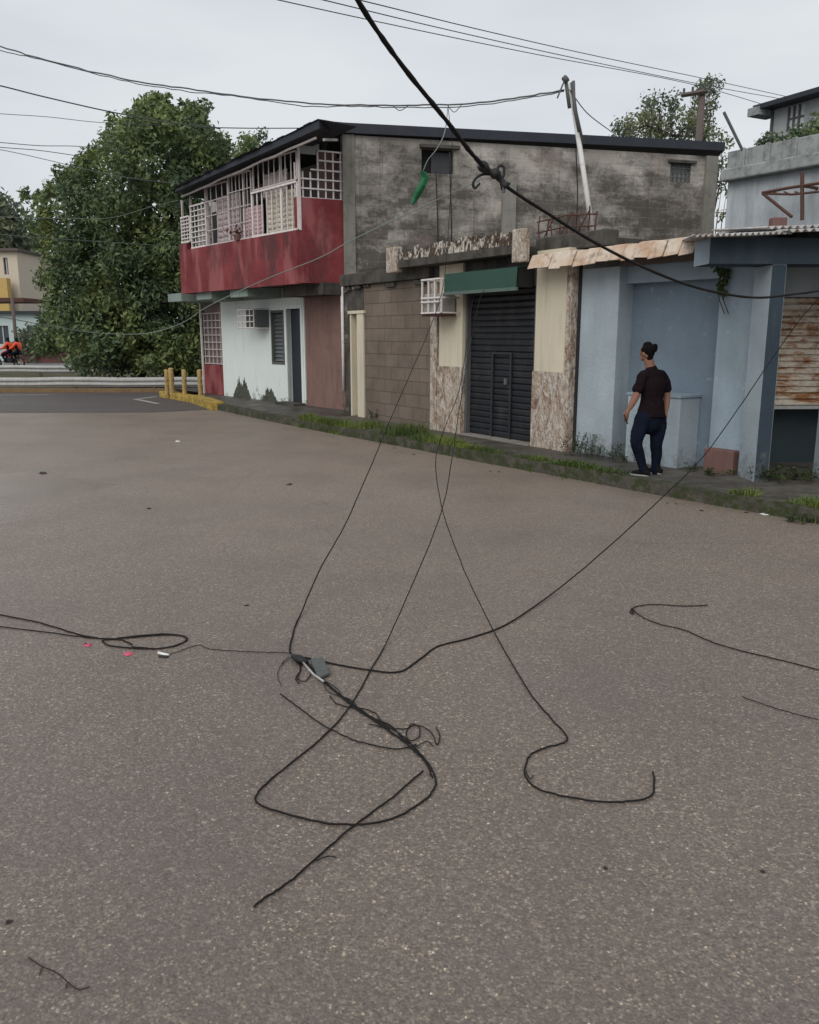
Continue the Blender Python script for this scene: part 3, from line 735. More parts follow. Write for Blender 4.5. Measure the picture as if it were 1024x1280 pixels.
# pillars
def pillar(a0, a1, strip_side, zs_, ztop):
    mb = MB(); FB.box(mb, a0, a1, zs_, ztop, -.3, .02); o = mb.build('pillar', M['cream'], root)
    mb = MB(); FB.box(mb, a0-.015, a1+.01, .0, zs_-.002, -.3, .05); mb.build('stone_cladding', M['flaky'], o, bevel=.01)
    return o
zst = Z4(600, 460)
pillar(S4(550), s_p1, 0, zst, zcan)
mb = MB(); FB.box(mb, s_p0, S4(549), 0, zcan-.24, -.3, .055); mb.build('stone_edge', M['flaky'], root)
pillar(s_s1+.03, S4(709), 0, zst, zcan)
mb = MB(); FB.box(mb, S4(709)+.003, s_q1, 0, zcan-.1, -.2, .055); mb.build('stone_edge', M['flaky'], root)
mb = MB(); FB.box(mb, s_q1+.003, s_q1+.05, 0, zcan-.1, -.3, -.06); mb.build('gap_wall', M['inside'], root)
# shutter: real corrugated slats
zsh = Z4(600, 362)
mb = MB(); nsl = 24
for k in range(nsl):
    z0 = .17+(zsh-.17)*k/nsl; z1 = .17+(zsh-.17)*(k+1)/nsl; zm = z0+(z1-z0)*.7; zn = z0+(z1-z0)*.15
    dq = R.uniform(-.006, .006); prof = [(z0, -.155), (zn, -.125+dq), (zm, -.115+dq), (z1, -.15)]
    for (za, oa), (zb_, ob) in zip(prof, prof[1:]):
        mb.face([FB.P(s_s0, za, oa), FB.P(s_s1, za, oa), FB.P(s_s1, zb_, ob), FB.P(s_s0, zb_, ob)])
so = mb.build('roller_shutter', M['shut'], root, recalc=False)
g0, g1, gz = S4(611), S4(633), Z4(620, 440)
mb = MB(); FB.box(mb, g0-.03, g0+.01, .17, gz, -.112, -.085); FB.box(mb, g1-.01, g1+.03, .17, gz, -.112, -.085); FB.box(mb, g0+.01, g1-.01, gz-.04, gz, -.112, -.085)
mb.build('wicket_frame', M['shut'], so)
mb = MB(); FB.box(mb, g1-.14, g1-.08, 1.05, 1.15, -.112, -.075); mb.build('padlock', M['darkpole'], so)
for a in (s_s0, s_s1-.05):
    mb = MB(); FB.box(mb, a, a+.05, .15, zsh, -.114, -.03); mb.build('shutter_rail', M['darkpole'], so)
mb = MB(); FB.box(mb, s_s0, s_s1, .10, .165, -.2, .08); mb.build('threshold', M['grey_conc'], root)
mb = MB(); FB.box(mb, s_p0-.1, s_s1+.03, zsh+.002, zcan, -.3, -.02); mb.build('shutter_lintel', M['dark_conc'], root)
mb = MB(); FB.box(mb, s_l, s_q1, 0, zcan-.1, -6, -5.9); FB.box(mb, s_l, s_l+.15, 0, zcan-.1, -5.9, -.31); mb.build('rear_wall', M['dark_conc'], root)
mb = MB(); FB.box(mb, s_l, S4(724)+.2, zcan+.003, zcan+.12, -6, -.3); mb.build('roof', M['dark_conc'], root)
# canopy slab with peeling facing and two end blocks
CO = .35
Fc = FB.off(CO)
c0, c1 = Fc.S(497, 0, 320), Fc.S(641, 0, 310)
zc_ = Fc.sz(620, 320)[1]; zcm = Fc.sz(620, 309)[1]; zct = Fc.sz(620, 291)[1]
mb = MB(); Fc.box(mb, c0, c1, zc_, zcm, -CO-.3, 0); mb.build('canopy_slab', M['dark_conc'], root, bevel=.01)
mb = MB(); Fc.box(mb, c0, c1, zcm+.002, zct-.04, -.14, -.05); mb.build('canopy_parapet', M['dark_conc'], root)
mb = MB(); rr = random.Random(5)
H_ = zct-zcm
a = c0+.005
while a < c1-.02:
    w = min(rr.uniform(.03, .11), c1-a-.005); t0_ = zcm+.004; h = H_*rr.uniform(.62, 1.08); dep = rr.uniform(-.025, 0)
    mb.hexa([Fc.P(a, t0_, -.049), Fc.P(a+w, t0_, -.049), Fc.P(a+w, t0_, dep), Fc.P(a, t0_, dep), Fc.P(a, t0_+h, -.049), Fc.P(a+w, t0_+h*rr.uniform(.85, 1.1), -.049), Fc.P(a+w, t0_+h*rr.uniform(.85, 1.1), dep-.01), Fc.P(a, t0_+h, dep-.01)])
    a += w+.003
def peelmat():
    n = N('peeling_facing_paint'); v = n.mapping(scale=(1, 1, .55))
    f = n.ramp(n.math('ADD', n.noise(9, 5, .7, v, 1.0), n.math('MULTIPLY', n.math('SUBTRACT', n.noise(2, 2), .5), .35)), [(.49, 0), (.54, 1)])
    c = n.mix(f, n.mix(n.noise(20, 4), (.035, .028, .022), (.13, .09, .065)), n.mix(n.noise(12, 4), (.36, .30, .24), (.66, .62, .56)))
    n.bump(n.math('ADD', f, n.noise(30, 5)), .9, .02); return n.done(c, .85, .2)
pf = mb.build('peeling_facing', peelmat(), root); pf['kind'] = 'stuff'
e0s, e0e = Fc.S(484, 0, 320), Fc.S(496.5, 0, 320); e1s, e1e = Fc.S(641.5, 0, 310), Fc.S(655, 0, 310)
mb = MB(); Fc.box(mb, e0s, e0e, Fc.sz(490, 341)[1], Fc.sz(490, 309)[1], -.12, .03); mb.build('end_block', M['flaky'], root, bevel=.02)
mb = MB(); Fc.box(mb, e1s, e1e, Fc.sz(648, 328)[1], Fc.sz(648, 286)[1], -.12, .03); mb.build('end_block', M['flaky'], root, bevel=.02)
# upper right parapet
pa, pb = S4(652), S4(748)
mb = MB(); FB.box(mb, S4(655)+.08, S4(745), zcan-.02, Z4(700, 292), -.35, -.1); mb.build('roof_parapet', M['dark_conc'], root, bevel=.02)
rb0, rb1 = Z4(700, 292), Z4(690, 262)
mb = MB()
for k in range(9):
    a = S4(658)+(S4(724)-S4(658))*k/8; b = a+R.uniform(-.08, .08)
    mb.tube([FB.P(a, rb0-.05, -.2), FB.P((a+b)/2, (rb0+rb1)/2, -.2+R.uniform(-.03, .03)), FB.P(b, rb1+R.uniform(-.12, .03), -.2)], .012, 5)
for z in (.25, .7):
    mb.tube([FB.P(S4(655), rb0+(rb1-rb0)*z, -.19), FB.P(S4(690), rb0+(rb1-rb0)*z+.03, -.19), FB.P(S4(726), rb0+(rb1-rb0)*z-.02, -.19)], .012, 5)
for k in range(3):
    a = S4(664+k*20); mb.tube([FB.P(a, rb0, -.18), FB.P(a+.25, rb1-.05, -.18)], .010, 5)
tag(mb.build('rusty_railing', M['rust']), 'broken rusty bar railing on top of the shop parapet', 'railing')
# awning
awn = thing('awning', FB.P(S4(610), Z4(610, 365), .2), 'green box awning over the charcoal roller shutter', 'awning')
AO = .36; Fa = FB.off(AO)
a0, a1 = Fa.S(556, 0, 355), Fa.S(646, 0, 350); za0 = Fa.sz(600, 366)[1]; za1 = Fa.sz(600, 338)[1]
mb = MB(); p = Fa.P
mb.face([p(a0, za0+.05, 0), p(a1, za0+.05, 0), p(a1, za1, -.015), p(a0, za1, -.015)])
mb.face([p(a0, za1, -.015), p(a1, za1, -.015), p(a1, za1+.03, -AO+.02), p(a0, za1+.03, -AO+.02)])
o = mb.build('cover', M['awning'], awn); md = o.modifiers.new('t', 'SOLIDIFY'); md.thickness = .012
mb = MB(); Fa.box(mb, a0, a1, za0, za0+.05, -.03, .012); mb.build('front_lip', M['awnlip'], awn)
for a in (a0, a1-.02):
    mb = MB(); mb.hexa([p(a, za0+.05, -.02), p(a+.02, za0+.05, -.02), p(a+.02, za0+.05, -AO+.03), p(a, za0+.05, -AO+.03), p(a, za1-.02, -.04), p(a+.02, za1-.02, -.04), p(a+.02, za1+.01, -AO+.03), p(a, za1+.01, -AO+.03)])
    mb.build('side_panel', M['black'], awn)
# AC and cage next to the awning
k0, k1 = FB.S(552), FB.S(572); zk0, zk1 = Z4(560, 392), Z4(560, 368)
r0 = thing('air_conditioner', FB.P(k0, zk0), 'brown air conditioner in a white wire cage beside the green awning', 'air conditioner')
mb = MB(); FB.box(mb, k0, k1, zk0, zk1, .06, .38); mb.build('casing', M['acbox'], r0, bevel=.015)
mb = MB(); FB.box(mb, k0-.03, k1+.02, zk0-.05, zk0-.003, .06, .40); mb.build('bracket', M['rust'], r0)
Fg = FB.off(.42); g0, g1 = Fg.S(528, 0, 370), Fg.S(552, 0, 370); gz0, gz1 = Fg.sz(540, 391)[1], Fg.sz(540, 349)[1]
mb = MB()
for i in range(4): a = g0+(g1-g0)*i/3; Fg.box(mb, a-.012, a+.012, gz0, gz1, -.012, .012)
for j in (0, .33, .45, 1): z = gz0+(gz1-gz0)*j; Fg.box(mb, g0, g1, z-.012, z+.012, .013, .032)
for a in (g0, g1):
    for z in (gz0, gz0+(gz1-gz0)*.45, gz1): Fg.box(mb, a-.012, a+.012, z-.012, z+.012, -.37, -.016)
mb.build('cage', M['bars'], r0)
# ------------------------------------------------------------ leaning pipes on the roof
dpole = FB.P(S4(738), 0, -.9).y
pb_ = D(745, 318, dpole); ptp = D(713, 104, dpole+.2)
mb = MB(); mb.tube([pb_-(ptp-pb_)*.06, pb_.lerp(ptp, .5), ptp], .036, 10); tag(mb.build('roof_pipe', M['palepole'], smooth=True), 'tall white leaning pipe standing on the shop roof', 'pole')
t_ = thing('wire_mast', D(724, 200, dpole+.1), 'short dark twin mast clamped behind the top of the leaning white pipe', 'mast')
mb = MB(); mb.tube([D(729, 180, dpole+.12), D(720, 140, dpole+.12), D(715, 103, dpole+.15)], .024, 8); mb.build('mast', M['darkpole'], t_, smooth=True)
mb = MB(); mb.tube([D(724, 165, dpole+.02), D(718, 135, dpole+.02), D(717, 101, dpole+.02)], .022, 8); mb.build('mast', M['darkpole'], t_, smooth=True)
mb = MB(); mb.tube([D(712, 135, dpole+.02), D(707, 98, dpole+.02)], .025, 8); mb.tube([D(705, 101, dpole), D(709, 97, dpole)], .05, 8); mb.build('insulator', M['darkpole'], t_, smooth=True)
# ------------------------------------------------------------ blue building
F5 = Frame(G(722, 564.5, KZ), G(850, 583.5, KZ))
S5 = F5.S; Z5 = lambda px, py, o=0: F5.sz(px, py, o)[1]
root = thing('blue_building', F5.P(F5.L/2, 0), 'pale blue painted building with recessed bays behind the walking person', 'building')
ztb = Z5(760, 318)
ND = -.30
b0 = S5(717); b1 = S5(770); b2 = F5.S(905, ND); b3 = S5(928)
mb = MB(); F5.box(mb, b0, b1, 0, ztb, -.6, 0); mb.build('front_pier', M['blue3'], root, bevel=.01)
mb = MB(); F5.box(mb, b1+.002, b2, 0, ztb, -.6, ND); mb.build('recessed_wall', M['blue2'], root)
zl = F5.sz(830, 352, ND+.12)[1]
mb = MB(); F5.box(mb, b1+.002, b2-.002, zl, ztb-.002, ND+.002, ND+.16); mb.build('lintel', M['blue'], root)
mb = MB(); F5.box(mb, b2+.002, b3+.06, 0, ztb+.1, -.6, -.12); mb.build('side_pier', M['blue'], root, bevel=.01)
x0, x1 = F5.S(788, .12), F5.S(855, .12); zx = F5.sz(830, 496, .12)[1]
mb = MB(); F5.box(mb, x0, x1, 0, zx, ND+.003, .12); mb.build('meter_box', M['blue3'], root, bevel=.01)
mb = MB(); F5.box(mb, x0-.01, x1+.02, zx, zx+.03, ND+.003, .14); mb.build('box_cap', M['blue'], root)
x0, x1 = F5.S(888, .02), F5.S(926, .02); zx = F5.sz(905, 563, .02)[1]
mb = MB(); F5.box(mb, x0, x1, 0, zx, ND+.003, .0); mb.build('brick_step', M['brick'], root, bevel=.015)
# terracotta sheet edge above: sloping eave
et = thing('tiled_eave', F5.P(1, ztb), 'faded terracotta eave with broken edge above the blue wall', 'eave')
Fe = F5.off(.42)
es, ee = Fe.S(659, 0, 330), Fe.S(866, 0, 310)
n = 13; rr = random.Random(11)
zA0 = Fe.sz(760, 328)[1]; zA1 = Fe.sz(760, 308)[1]
for k in range(n):
    mb = MB()
    a = es+(ee-es)*k/n; b = es+(ee-es)*(k+1.0)/n-.004; tk = k/n; drop = rr.uniform(-.02, .03); lean = .10
    lo_a = zA0+drop+rr.uniform(-.015, .015)+.03*tk; lo_b = zA0+drop+rr.uniform(-.015, .015)+.03*tk; hi = zA1+.02*tk+rr.uniform(-.01, .01)
    o1 = rr.uniform(-.02, .02)
    mb.hexa([Fe.P(a, lo_a, o1), Fe.P(b, lo_b, o1), Fe.P(b, lo_b, o1-.03), Fe.P(a, lo_a, o1-.03), Fe.P(a, hi, o1-lean), Fe.P(b, hi, o1-lean), Fe.P(b, hi, o1-lean-.03), Fe.P(a, hi, o1-lean-.03)])
    mb.hexa([Fe.P(a, hi-.02, o1-lean-.031), Fe.P(b, hi-.02, o1-lean-.031), Fe.P(b, hi+.03, -.8), Fe.P(a, hi+.03, -.8), Fe.P(a, hi+.008, o1-lean-.031), Fe.P(b, hi+.008, o1-lean-.031), Fe.P(b, hi+.06, -.8), Fe.P(a, hi+.06, -.8)])
    mb.build('tile_sheet', M['tile'], et, bevel=.006)
mb = MB(); Fe.box(mb, es+.2, ee, zA0-.02, zA0+.06, -.5, -.42); mb.build('batten', M['wood'], et)
mb = MB(); F5.box(mb, S5(720), b3+.3, ztb+.003, ztb+.14, -5, -.45); mb.build('roof', M['dark_conc'], root)
# ------------------------------------------------------------ corrugated canopy on posts
root = thing('canopy_building', G(960, 600, KZ), 'corrugated roof porch on thick blue posts at the right edge', 'building')
c = G(957, 602, KZ); th = math.radians(-3)
FP = Frame(c, c+V((1, .04, 0)))         # front, nearly square to the view
if FP.n.y > 0: FP.n = -FP.n
pw = FP.S(989); pd = -.46
zbm0 = FP.sz(930, 330)[1]; zbm1 = FP.sz(930, 297)[1]
def post(px0, w):
    a = FP.S(px0)
    mb = MB(); FP.box(mb, a, a+w, 0, zbm0, pd, 0); 
    me = mb.mesh('post')
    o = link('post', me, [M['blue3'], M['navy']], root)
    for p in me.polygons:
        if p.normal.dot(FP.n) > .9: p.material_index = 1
    md = o.modifiers.new('b', 'BEVEL'); md.width = .008
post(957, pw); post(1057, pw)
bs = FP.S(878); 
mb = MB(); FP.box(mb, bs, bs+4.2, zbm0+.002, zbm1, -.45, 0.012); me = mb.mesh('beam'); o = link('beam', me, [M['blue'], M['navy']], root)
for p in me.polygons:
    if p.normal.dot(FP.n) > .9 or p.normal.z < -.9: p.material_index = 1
# back wall with rusty shutter
FBk = FP.off(-1.15)
k0 = FBk.S(925); kz = FBk.sz(1000, 508)[1]; kt = FBk.sz(1000, 371)[1]
h0, h1 = FBk.S(968), FBk.S(1075)
mb = MB(); FBk.wall(mb, k0, k0+4.5, 0, zbm0+.1, -.2, 0, [(h0, h1, -.1, kt)]); mb.build('rear_wall', M['greyblue'], root)
mb = MB(); nsl = 17
for k in range(nsl):
    z0 = kz+(kt-kz)*k/nsl; z1 = kz+(kt-kz)*(k+1)/nsl
    prof = [(z0, -.12), (z0+(z1-z0)*.2, -.09), (z0+(z1-z0)*.8, -.09), (z1, -.12)]
    for (za, oa), (zb_, ob) in zip(prof, prof[1:]): mb.face([FBk.P(h0, za, oa), FBk.P(h1, za, oa), FBk.P(h1, zb_, ob), FBk.P(h0, zb_, ob)])
mb.build('roller_shutter', M['rustshut'], root, recalc=False)
mb = MB(); FBk.box(mb, h0, h1, kz-.04, kz, -.13, -.07); mb.build('shutter_lip', M['galv'], root)
mb = MB(); FBk.box(mb, h0-.3, h1+.3, 0, kt, -1.6, -1.5); FBk.box(mb, h0, h1, .0, kz+.1, -.5, -.4); mb.build('dark_room', plain('dim_teal_room', (.03, .045, .05), .9), root)
# corrugated roof sheets
def corrugated(mb, P00, P10, P01, P11, n, amp=.018, k=6):
    # P00->P10 across the ridges; P00->P01 along them
    N_ = n*k
    def pt(i, t):
        u_ = i/N_; a = P00.lerp(P10, u_); b = P01.lerp(P11, u_); q = a.lerp(b, t); return q+V((0, 0, amp*math.sin(2*math.pi*i/k)))
    for i in range(N_): mb.face([pt(i, 0), pt(i+1, 0), pt(i+1, 1), pt(i, 1)])
zed = FP.sz(900, 297, .3)[1]+.02
ra, rb = FP.S(866, .3, 300), FP.S(990, .3, 300)
mb = MB(); corrugated(mb, FP.P(ra, zed, .30), FP.P(rb, zed+.04, .30), FP.P(ra+.5, zed+.12, -1.6), FP.P(rb, zed+.22, -1.6), 17)
corrugated(mb, FP.P(rb-.08, zed+.05, .34), FP.P(rb+2.6, zed+.15, .34), FP.P(rb-.08, zed+.24, -1.6), FP.P(rb+2.6, zed+.34, -1.6), 30)
o = mb.build('roof', M['corr'], root, smooth=True, recalc=False); md = o.modifiers.new('t', 'SOLIDIFY'); md.thickness = .004
mb = MB(); corrugated(mb, FP.P(FP.S(958, .1, 290), zed+.11, .10), FP.P(rb+2.6, zed+.2, .10), FP.P(FP.S(950, .1, 290), zed+.24, -1.3), FP.P(rb+2.6, zed+.36, -1.3), 34)
o = mb.build('roof', M['corr'], root, smooth=True, recalc=False); md = o.modifiers.new('t', 'SOLIDIFY'); md.thickness = .004
bp = D(972, 286, FP.P(0, 0, -.3).y); mb = MB(); mb.box(bp.x-.085, bp.x+.085, bp.y-.06, bp.y+.06, bp.z-.03, bp.z+.12); tag(mb.build('brick', M['brick'], bevel=.012), 'single brown brick lying on the corrugated roof', 'brick')

# ------------------------------------------------------------ pale building behind
Fw = Frame(D(905, 300, 18.5), D(1150, 300, 15.2))
if Fw.n.y > 0: Fw.n = -Fw.n
root = thing('pale_building', Fw.P(1.5, 0), 'pale weathered concrete building with mossy parapet behind the corrugated roof', 'building')
zl0 = Fw.sz(905, 229)[1]; zp = Fw.sz(905, 192)[1]; zl1 = Fw.sz(905, 214)[1]
mb = MB(); Fw.box(mb, 0, Fw.L, 0, zl0, -5, 0); mb.build('wall', M['greyblue'], root)
mb = MB(); Fw.box(mb, -.05, Fw.L, zl0+.002, zl1, -5.1, .22); mb.build('ledge', M['parapet'], root, bevel=.03)
mb = MB(); Fw.box(mb, 0, Fw.L, zl1+.002, zp, -.2, .08)
for k in range(7):
    a = Fw.L*k/7+.3; Fw.box(mb, a, a+.12, zl1+.01, zp+.02, .081, .11)
mb.build('parapet', M['parapet'], root, bevel=.02)
mb = MB()
Fr = Fw.off(.5); P = lambda px, py: Fr.P(*Fr.sz(px, py))
mb.tube([P(953, 241), P(985, 235), P(1030, 228)], .03, 6); mb.tube([P(953, 242), P(990, 243), P(1040, 238)], .022, 6); mb.tube([P(954, 242), P(990, 271)], .03, 6)
mb.tube([P(1003, 216), P(1003, 275)], .035, 6)
for px in (966, 980, 994): mb.tube([P(px, 239.5), P(px+8, 242.5)], .014, 5)
mb.tube([P(1003, 232), Fw.P(Fr.sz(1003, 232)[0], Fr.sz(1003, 232)[1], 0)], .03, 6)
tag(mb.build('sign_frame', M['rust']), 'rusty triangular steel sign frame fixed to the pale wall', 'frame')
mb = MB(); p, q_ = Fw.P(*Fw.sz(934, 193)), D(905, 140, 18.2); mb.tube([V((p.x, p.y-.02, p.z-.1)), q_], .03, 6); tag(mb.build('leaning_rod', M['darkpole']), 'thin dark rod leaning up from the pale parapet', 'rod')
# upper far block
Fu = Frame(D(963, 190, 24), D(1150, 190, 20.3))
if Fu.n.y > 0: Fu.n = -Fu.n
root = thing('upper_block', Fu.P(1, 3), 'whitish upper storey with dark flat roof above the mossy parapet', 'building')
zu0, zu1 = 4.5, Fu.sz(965, 138)[1]
wx = [(Fu.S(a, 0, 150), Fu.S(b, 0, 150)) for a, b in ((986, 991.5), (992.5, 998), (999, 1005), (1030, 1045))]
zw0 = Fu.sz(990, 163)[1]; zw1 = Fu.sz(990, 133)[1]
mb = MB(); Fu.wall(mb, 0, Fu.L, zu0, zu1, -.2, 0, [(a, b, zw0, zw1) for a, b in wx]); mb.build('wall', worn('chalk_wall', (.42, .43, .42), .2, 1.5, .9, dirtamt=.45), root)
for a, b in wx:
    mb = MB(); Fu.box(mb, a, b, zw0, zw1, -.10, -.02); w_ = mb.build('window', plain('pale_window', (.55, .57, .58), .5), root)
    mb = MB(); Fu.box(mb, a, b, (zw0+zw1)/2-.02, (zw0+zw1)/2+.02, -.018, .01); Fu.box(mb, a-.03, a+.02, zw0, zw1, -.117, .02); mb.build('window_bar', M['darkpole'], w_)
mb = MB(); Fu.box(mb, -.3, Fu.L, zu1+.003, zu1+.12, -5, .45); mb.build('roof', M['roofdark'], root)
mb = MB(); Fu.box(mb, -.42, -.06, zu1-.14, zu1+.06, -.2, .5); mb.build('gutter_box', M['parapet'], root)
mb = MB(); Fu.box(mb, -.03, .03, zu0, zu1, .003, .06); mb.build('corner_pipe', M['darkpole'], root)
mb = MB(); Fu.box(mb, 0, .3, zu0-2, zu1, -5, -.201); mb.build('wall', M['parapet'], root)

# ------------------------------------------------------------ foliage
def inpoly(x, y, poly):
    c = False; j = len(poly)-1
    for i in range(len(poly)):
        (xi, yi), (xj, yj) = poly[i], poly[j]
        if (yi > y) != (yj > y) and x < (xj-xi)*(y-yi)/(yj-yi)+xi: c = not c
        j = i
    return c
def leafcloud(mb, centres, per, rad, size, rng):
    for c, k in centres:
        for _ in range(int(per*k)):
            d = V((rng.gauss(0, 1), rng.gauss(0, 1), rng.gauss(0, .8)))
            if d.length < .01: continue
            d = d.normalized()*rad*k*rng.random()**.45
            p = c+d
            n = (d.normalized()*.5+V((rng.uniform(-1, 1), rng.uniform(-1, 1), rng.uniform(-.4, 1.2)))).normalized()
            a = n.cross(V((rng.uniform(-1, 1), rng.uniform(-1, 1), rng.uniform(-1, 1))))
            if a.length < .05: continue
            a.normalize(); b = n.cross(a); s_ = size*rng.uniform(.6, 1.3)
            mb.face([p-a*s_, p-b*s_*.45+n*s_*.15, p+a*s_, p+b*s_*.45+n*s_*.15])
def tree(poly, d, thick, nclump, per, rad, size, leaf, label, base, seed, trunk_r=.2, name='tree', limbs=14, lower=False, group=None):
    rng = random.Random(seed); xs = [p[0] for p in poly]; ys = [p[1] for p in poly]
    cen = []; cx = (min(xs)+max(xs))/2; hw = (max(xs)-min(xs))/2
    while len(cen) < nclump:
        x, y = rng.uniform(min(xs), max(xs)), rng.uniform(min(ys), max(ys))
        if not inpoly(x, y, poly): continue
        t = 1-min(1, abs(x-cx)/hw)**2
        dd = d+thick*math.sqrt(max(.1, t))*rng.uniform(-1, 1)
        cen.append((D(x, y, dd), rng.uniform(.65, 1.2)))
    if lower:
        for _ in range(150):
            x, y = rng.uniform(95, 250), rng.uniform(300, 462); cen.append((D(x, y, d+rng.uniform(-2.6, 1.5)), rng.uniform(.7, 1.25)))
    if lower:
        for _ in range(150):
            i_ = rng.randrange(len(poly)); a_, b_ = poly[i_], poly[(i_+1) % len(poly)]; t_ = rng.random(); x = a_[0]+(b_[0]-a_[0])*t_+rng.uniform(-13, 13); y = a_[1]+(b_[1]-a_[1])*t_+rng.uniform(-15, 12)
            if y < 455: cen.append((D(x, y, d+rng.uniform(-1.5, 1.5)), rng.uniform(.28, .6)))
    root = thing(name, base, label, 'tree', group)
    mb = MB(); leafcloud(mb, cen, per, rad, size, rng); mb.build('crown', leaf, root, recalc=False)
    mb = MB(); b = V(base); top = D(cx, (min(ys)*2+max(ys))/3, d)
    trunk = smooth_pts([b, b.lerp(top, .35)+V((.2, 0, 0)), b.lerp(top, .7)-V((.15, .1, 0)), top], 4)
    mb.tube(trunk, lambda t: trunk_r*(1-.75*t), 9)
    for k in range(limbs):
        c = rng.choice(cen)[0]; s_ = trunk[rng.randint(len(trunk)//3, len(trunk)-2)]
        m_ = s_.lerp(c, .5)+V((rng.uniform(-.3, .3), rng.uniform(-.3, .3), rng.uniform(0, .5)))
        mb.tube(smooth_pts([s_, m_, c], 4), lambda t: trunk_r*.38*(1-.85*t), 5)
    mb.build('trunk', M['bark'], root, smooth=True)
    return root
bigpoly = [(58, 300), (48, 275), (42, 256), (66, 240), (88, 230), (102, 214), (112, 200), (130, 188), (140, 170), (154, 160), (164, 144), (182, 136), (194, 130), (206, 134), (214, 146), (228, 150), (238, 138), (250, 144), (256, 162), (272, 174), (282, 188), (272, 204), (262, 230), (262, 460), (102, 458), (98, 440), (84, 420), (70, 400), (62, 370), (50, 335)]
gt = G(170, 470, 0)
tree(bigpoly, 31, 3.0, 430, 120, .60, .105, M['leaf'], 'large bushy dark green tree behind the guard rail', (D(175, 465, 31).x, 31, -.02), 3, .28, lower=True)
tree([(292, 200), (300, 172), (312, 166), (330, 168), (336, 185), (325, 205)], 38, 1, 34, 60, .4, .09, M['leaf'], 'small treetop showing just over the left roof edge', (D(312, 200, 38).x, 38, 0), 5, .1, limbs=5)
tree([(-60, 330), (-60, 262), (-10, 250), (18, 262), (34, 290), (30, 330)], 75, 4, 110, 50, 1.5, .32, M['leaf2'], 'hazy dark tree far behind the cream house', (D(-10, 430, 75).x, 75, 0), 6, .3)
tree([(766, 172), (778, 155), (800, 146), (815, 122), (838, 118), (850, 138), (868, 142), (885, 160), (885, 190), (770, 190)], 34, 1.4, 84, 48, .46, .085, M['leaf2'], 'rounded green tree behind the roof beside the wooden pole', (D(826, 200, 34).x, 34, 0), 8, .2)
tree([(862, 120), (872, 102), (885, 97), (902, 104), (903, 118), (890, 128), (899, 145), (896, 165), (880, 170), (868, 160), (850, 172), (850, 150), (862, 140)], 40, 1.0, 46, 34, .38, .09, M['leaf2'], 'sparse spindly tree rising behind the wooden utility pole', (D(880, 300, 40).x, 40, 0), 9, .12, limbs=16)
tree([(885, 172), (905, 165), (912, 200), (906, 290), (890, 290)], 30, .5, 16, 34, .35, .08, M['leaf2'], 'narrow leafy tree in the gap right of the block wall', (D(900, 300, 30).x, 30, 0), 10, .1, limbs=6)
# bush mass on the pale building roof
def bush(poly, d, thick, n, per, rad, size, label, seed, leaf='leaf', name='bush', cat='bush'):
    rng = random.Random(seed); xs = [p[0] for p in poly]; ys = [p[1] for p in poly]; cen = []
    while len(cen) < n:
        x, y = rng.uniform(min(xs), max(xs)), rng.uniform(min(ys), max(ys))
        if inpoly(x, y, poly): cen.append((D(x, y, d+rng.uniform(-thick, thick)), rng.uniform(.7, 1.1)))
    bs_ = D(sum(xs)/len(xs), max(ys), d)
    root = thing(name, bs_, label, cat)
    mb = MB(); leafcloud(mb, cen, per, rad, size, rng); mb.build('leaves', M[leaf], root, recalc=False)
    mb = MB()
    for k in range(6): mb.tube([bs_+V((rng.uniform(-.2, .2), 0, 0)), bs_.lerp(rng.choice(cen)[0], .6)+V((0, 0, .1)), rng.choice(cen)[0]], lambda t: .03*(1-.7*t), 5)
    mb.build('stem', M['bark'], root)
    return root
bush([(975, 188), (1000, 168), (1030, 150), (1060, 140), (1100, 190)], 18.5, .8, 60, 60, .35, .07, 'dark green bush growing over the parapet below the whitish block', 21)
bush([(944, 190), (952, 178), (966, 168), (972, 190)], 19.5, .3, 16, 40, .25, .06, 'grey-green weedy clump at the left end of the parapet top', 22, 'leaf2')
# bushes by the rails
bush([(205, 470), (212, 445), (235, 440), (250, 470)], 31, .7, 16, 50, .4, .10, 'small shrub beyond the rail next to the house corner', 23)
bush([(20, 442), (28, 420), (60, 418), (85, 425), (88, 442)], 58, 1.5, 40, 45, .9, .2, 'reddish brown hedge in front of the pale green house', 24, 'leaf2')
bush([(48, 440), (55, 395), (75, 380), (90, 400), (95, 440)], 45, 1, 40, 45, .7, .16, 'loose bright green shrub left of the large tree', 25)
# far left houses
def simple_house(name, x0, y0, x1, y1, d, dep, mat, rmat, label, wins=(), zroof_over=.25):
    a, b = D(x0, y1, d), D(x1, y1, d); zt_ = D(x0, y0, d).z; zb_ = min(a.z, 0)
    f = Frame(V((a.x, a.y, 0)), V((b.x, b.y, 0)))
    if f.n.y > 0: f.n = -f.n
    root = thing(name, f.P(f.L/2, min(zb_, a.z)), label, 'house')
    hol = []
    for (p0, q0, p1, q1) in wins: hol.append((f.S(p0, 0, q0), f.S(p1, 0, q0), f.sz(p0, q1)[1], f.sz(p0, q0)[1]))
    mb = MB(); f.wall(mb, 0, f.L, -.05, zt_, -.3, 0, hol); f.box(mb, 0, .3, -.05, zt_, -dep, -.301); f.box(mb, f.L-.3, f.L, -.05, zt_, -dep, -.301); mb.build('wall', mat, root)
    mb = MB(); f.box(mb, -zroof_over, f.L+zroof_over, zt_+.003, zt_+.18, -dep, zroof_over*1.5); mb.build('roof', rmat, root)
    for h in hol:
        mb = MB(); f.box(mb, h[0], h[1], h[2], h[3], -.28, -.2); w = mb.build('window', M['glass'], root)
        mb = MB(); m_ = (h[0]+h[1])/2; f.box(mb, m_-.04, m_+.04, h[2], h[3], -.198, -.12); mb.build('window_frame', M['hgrey'], w)
    return root
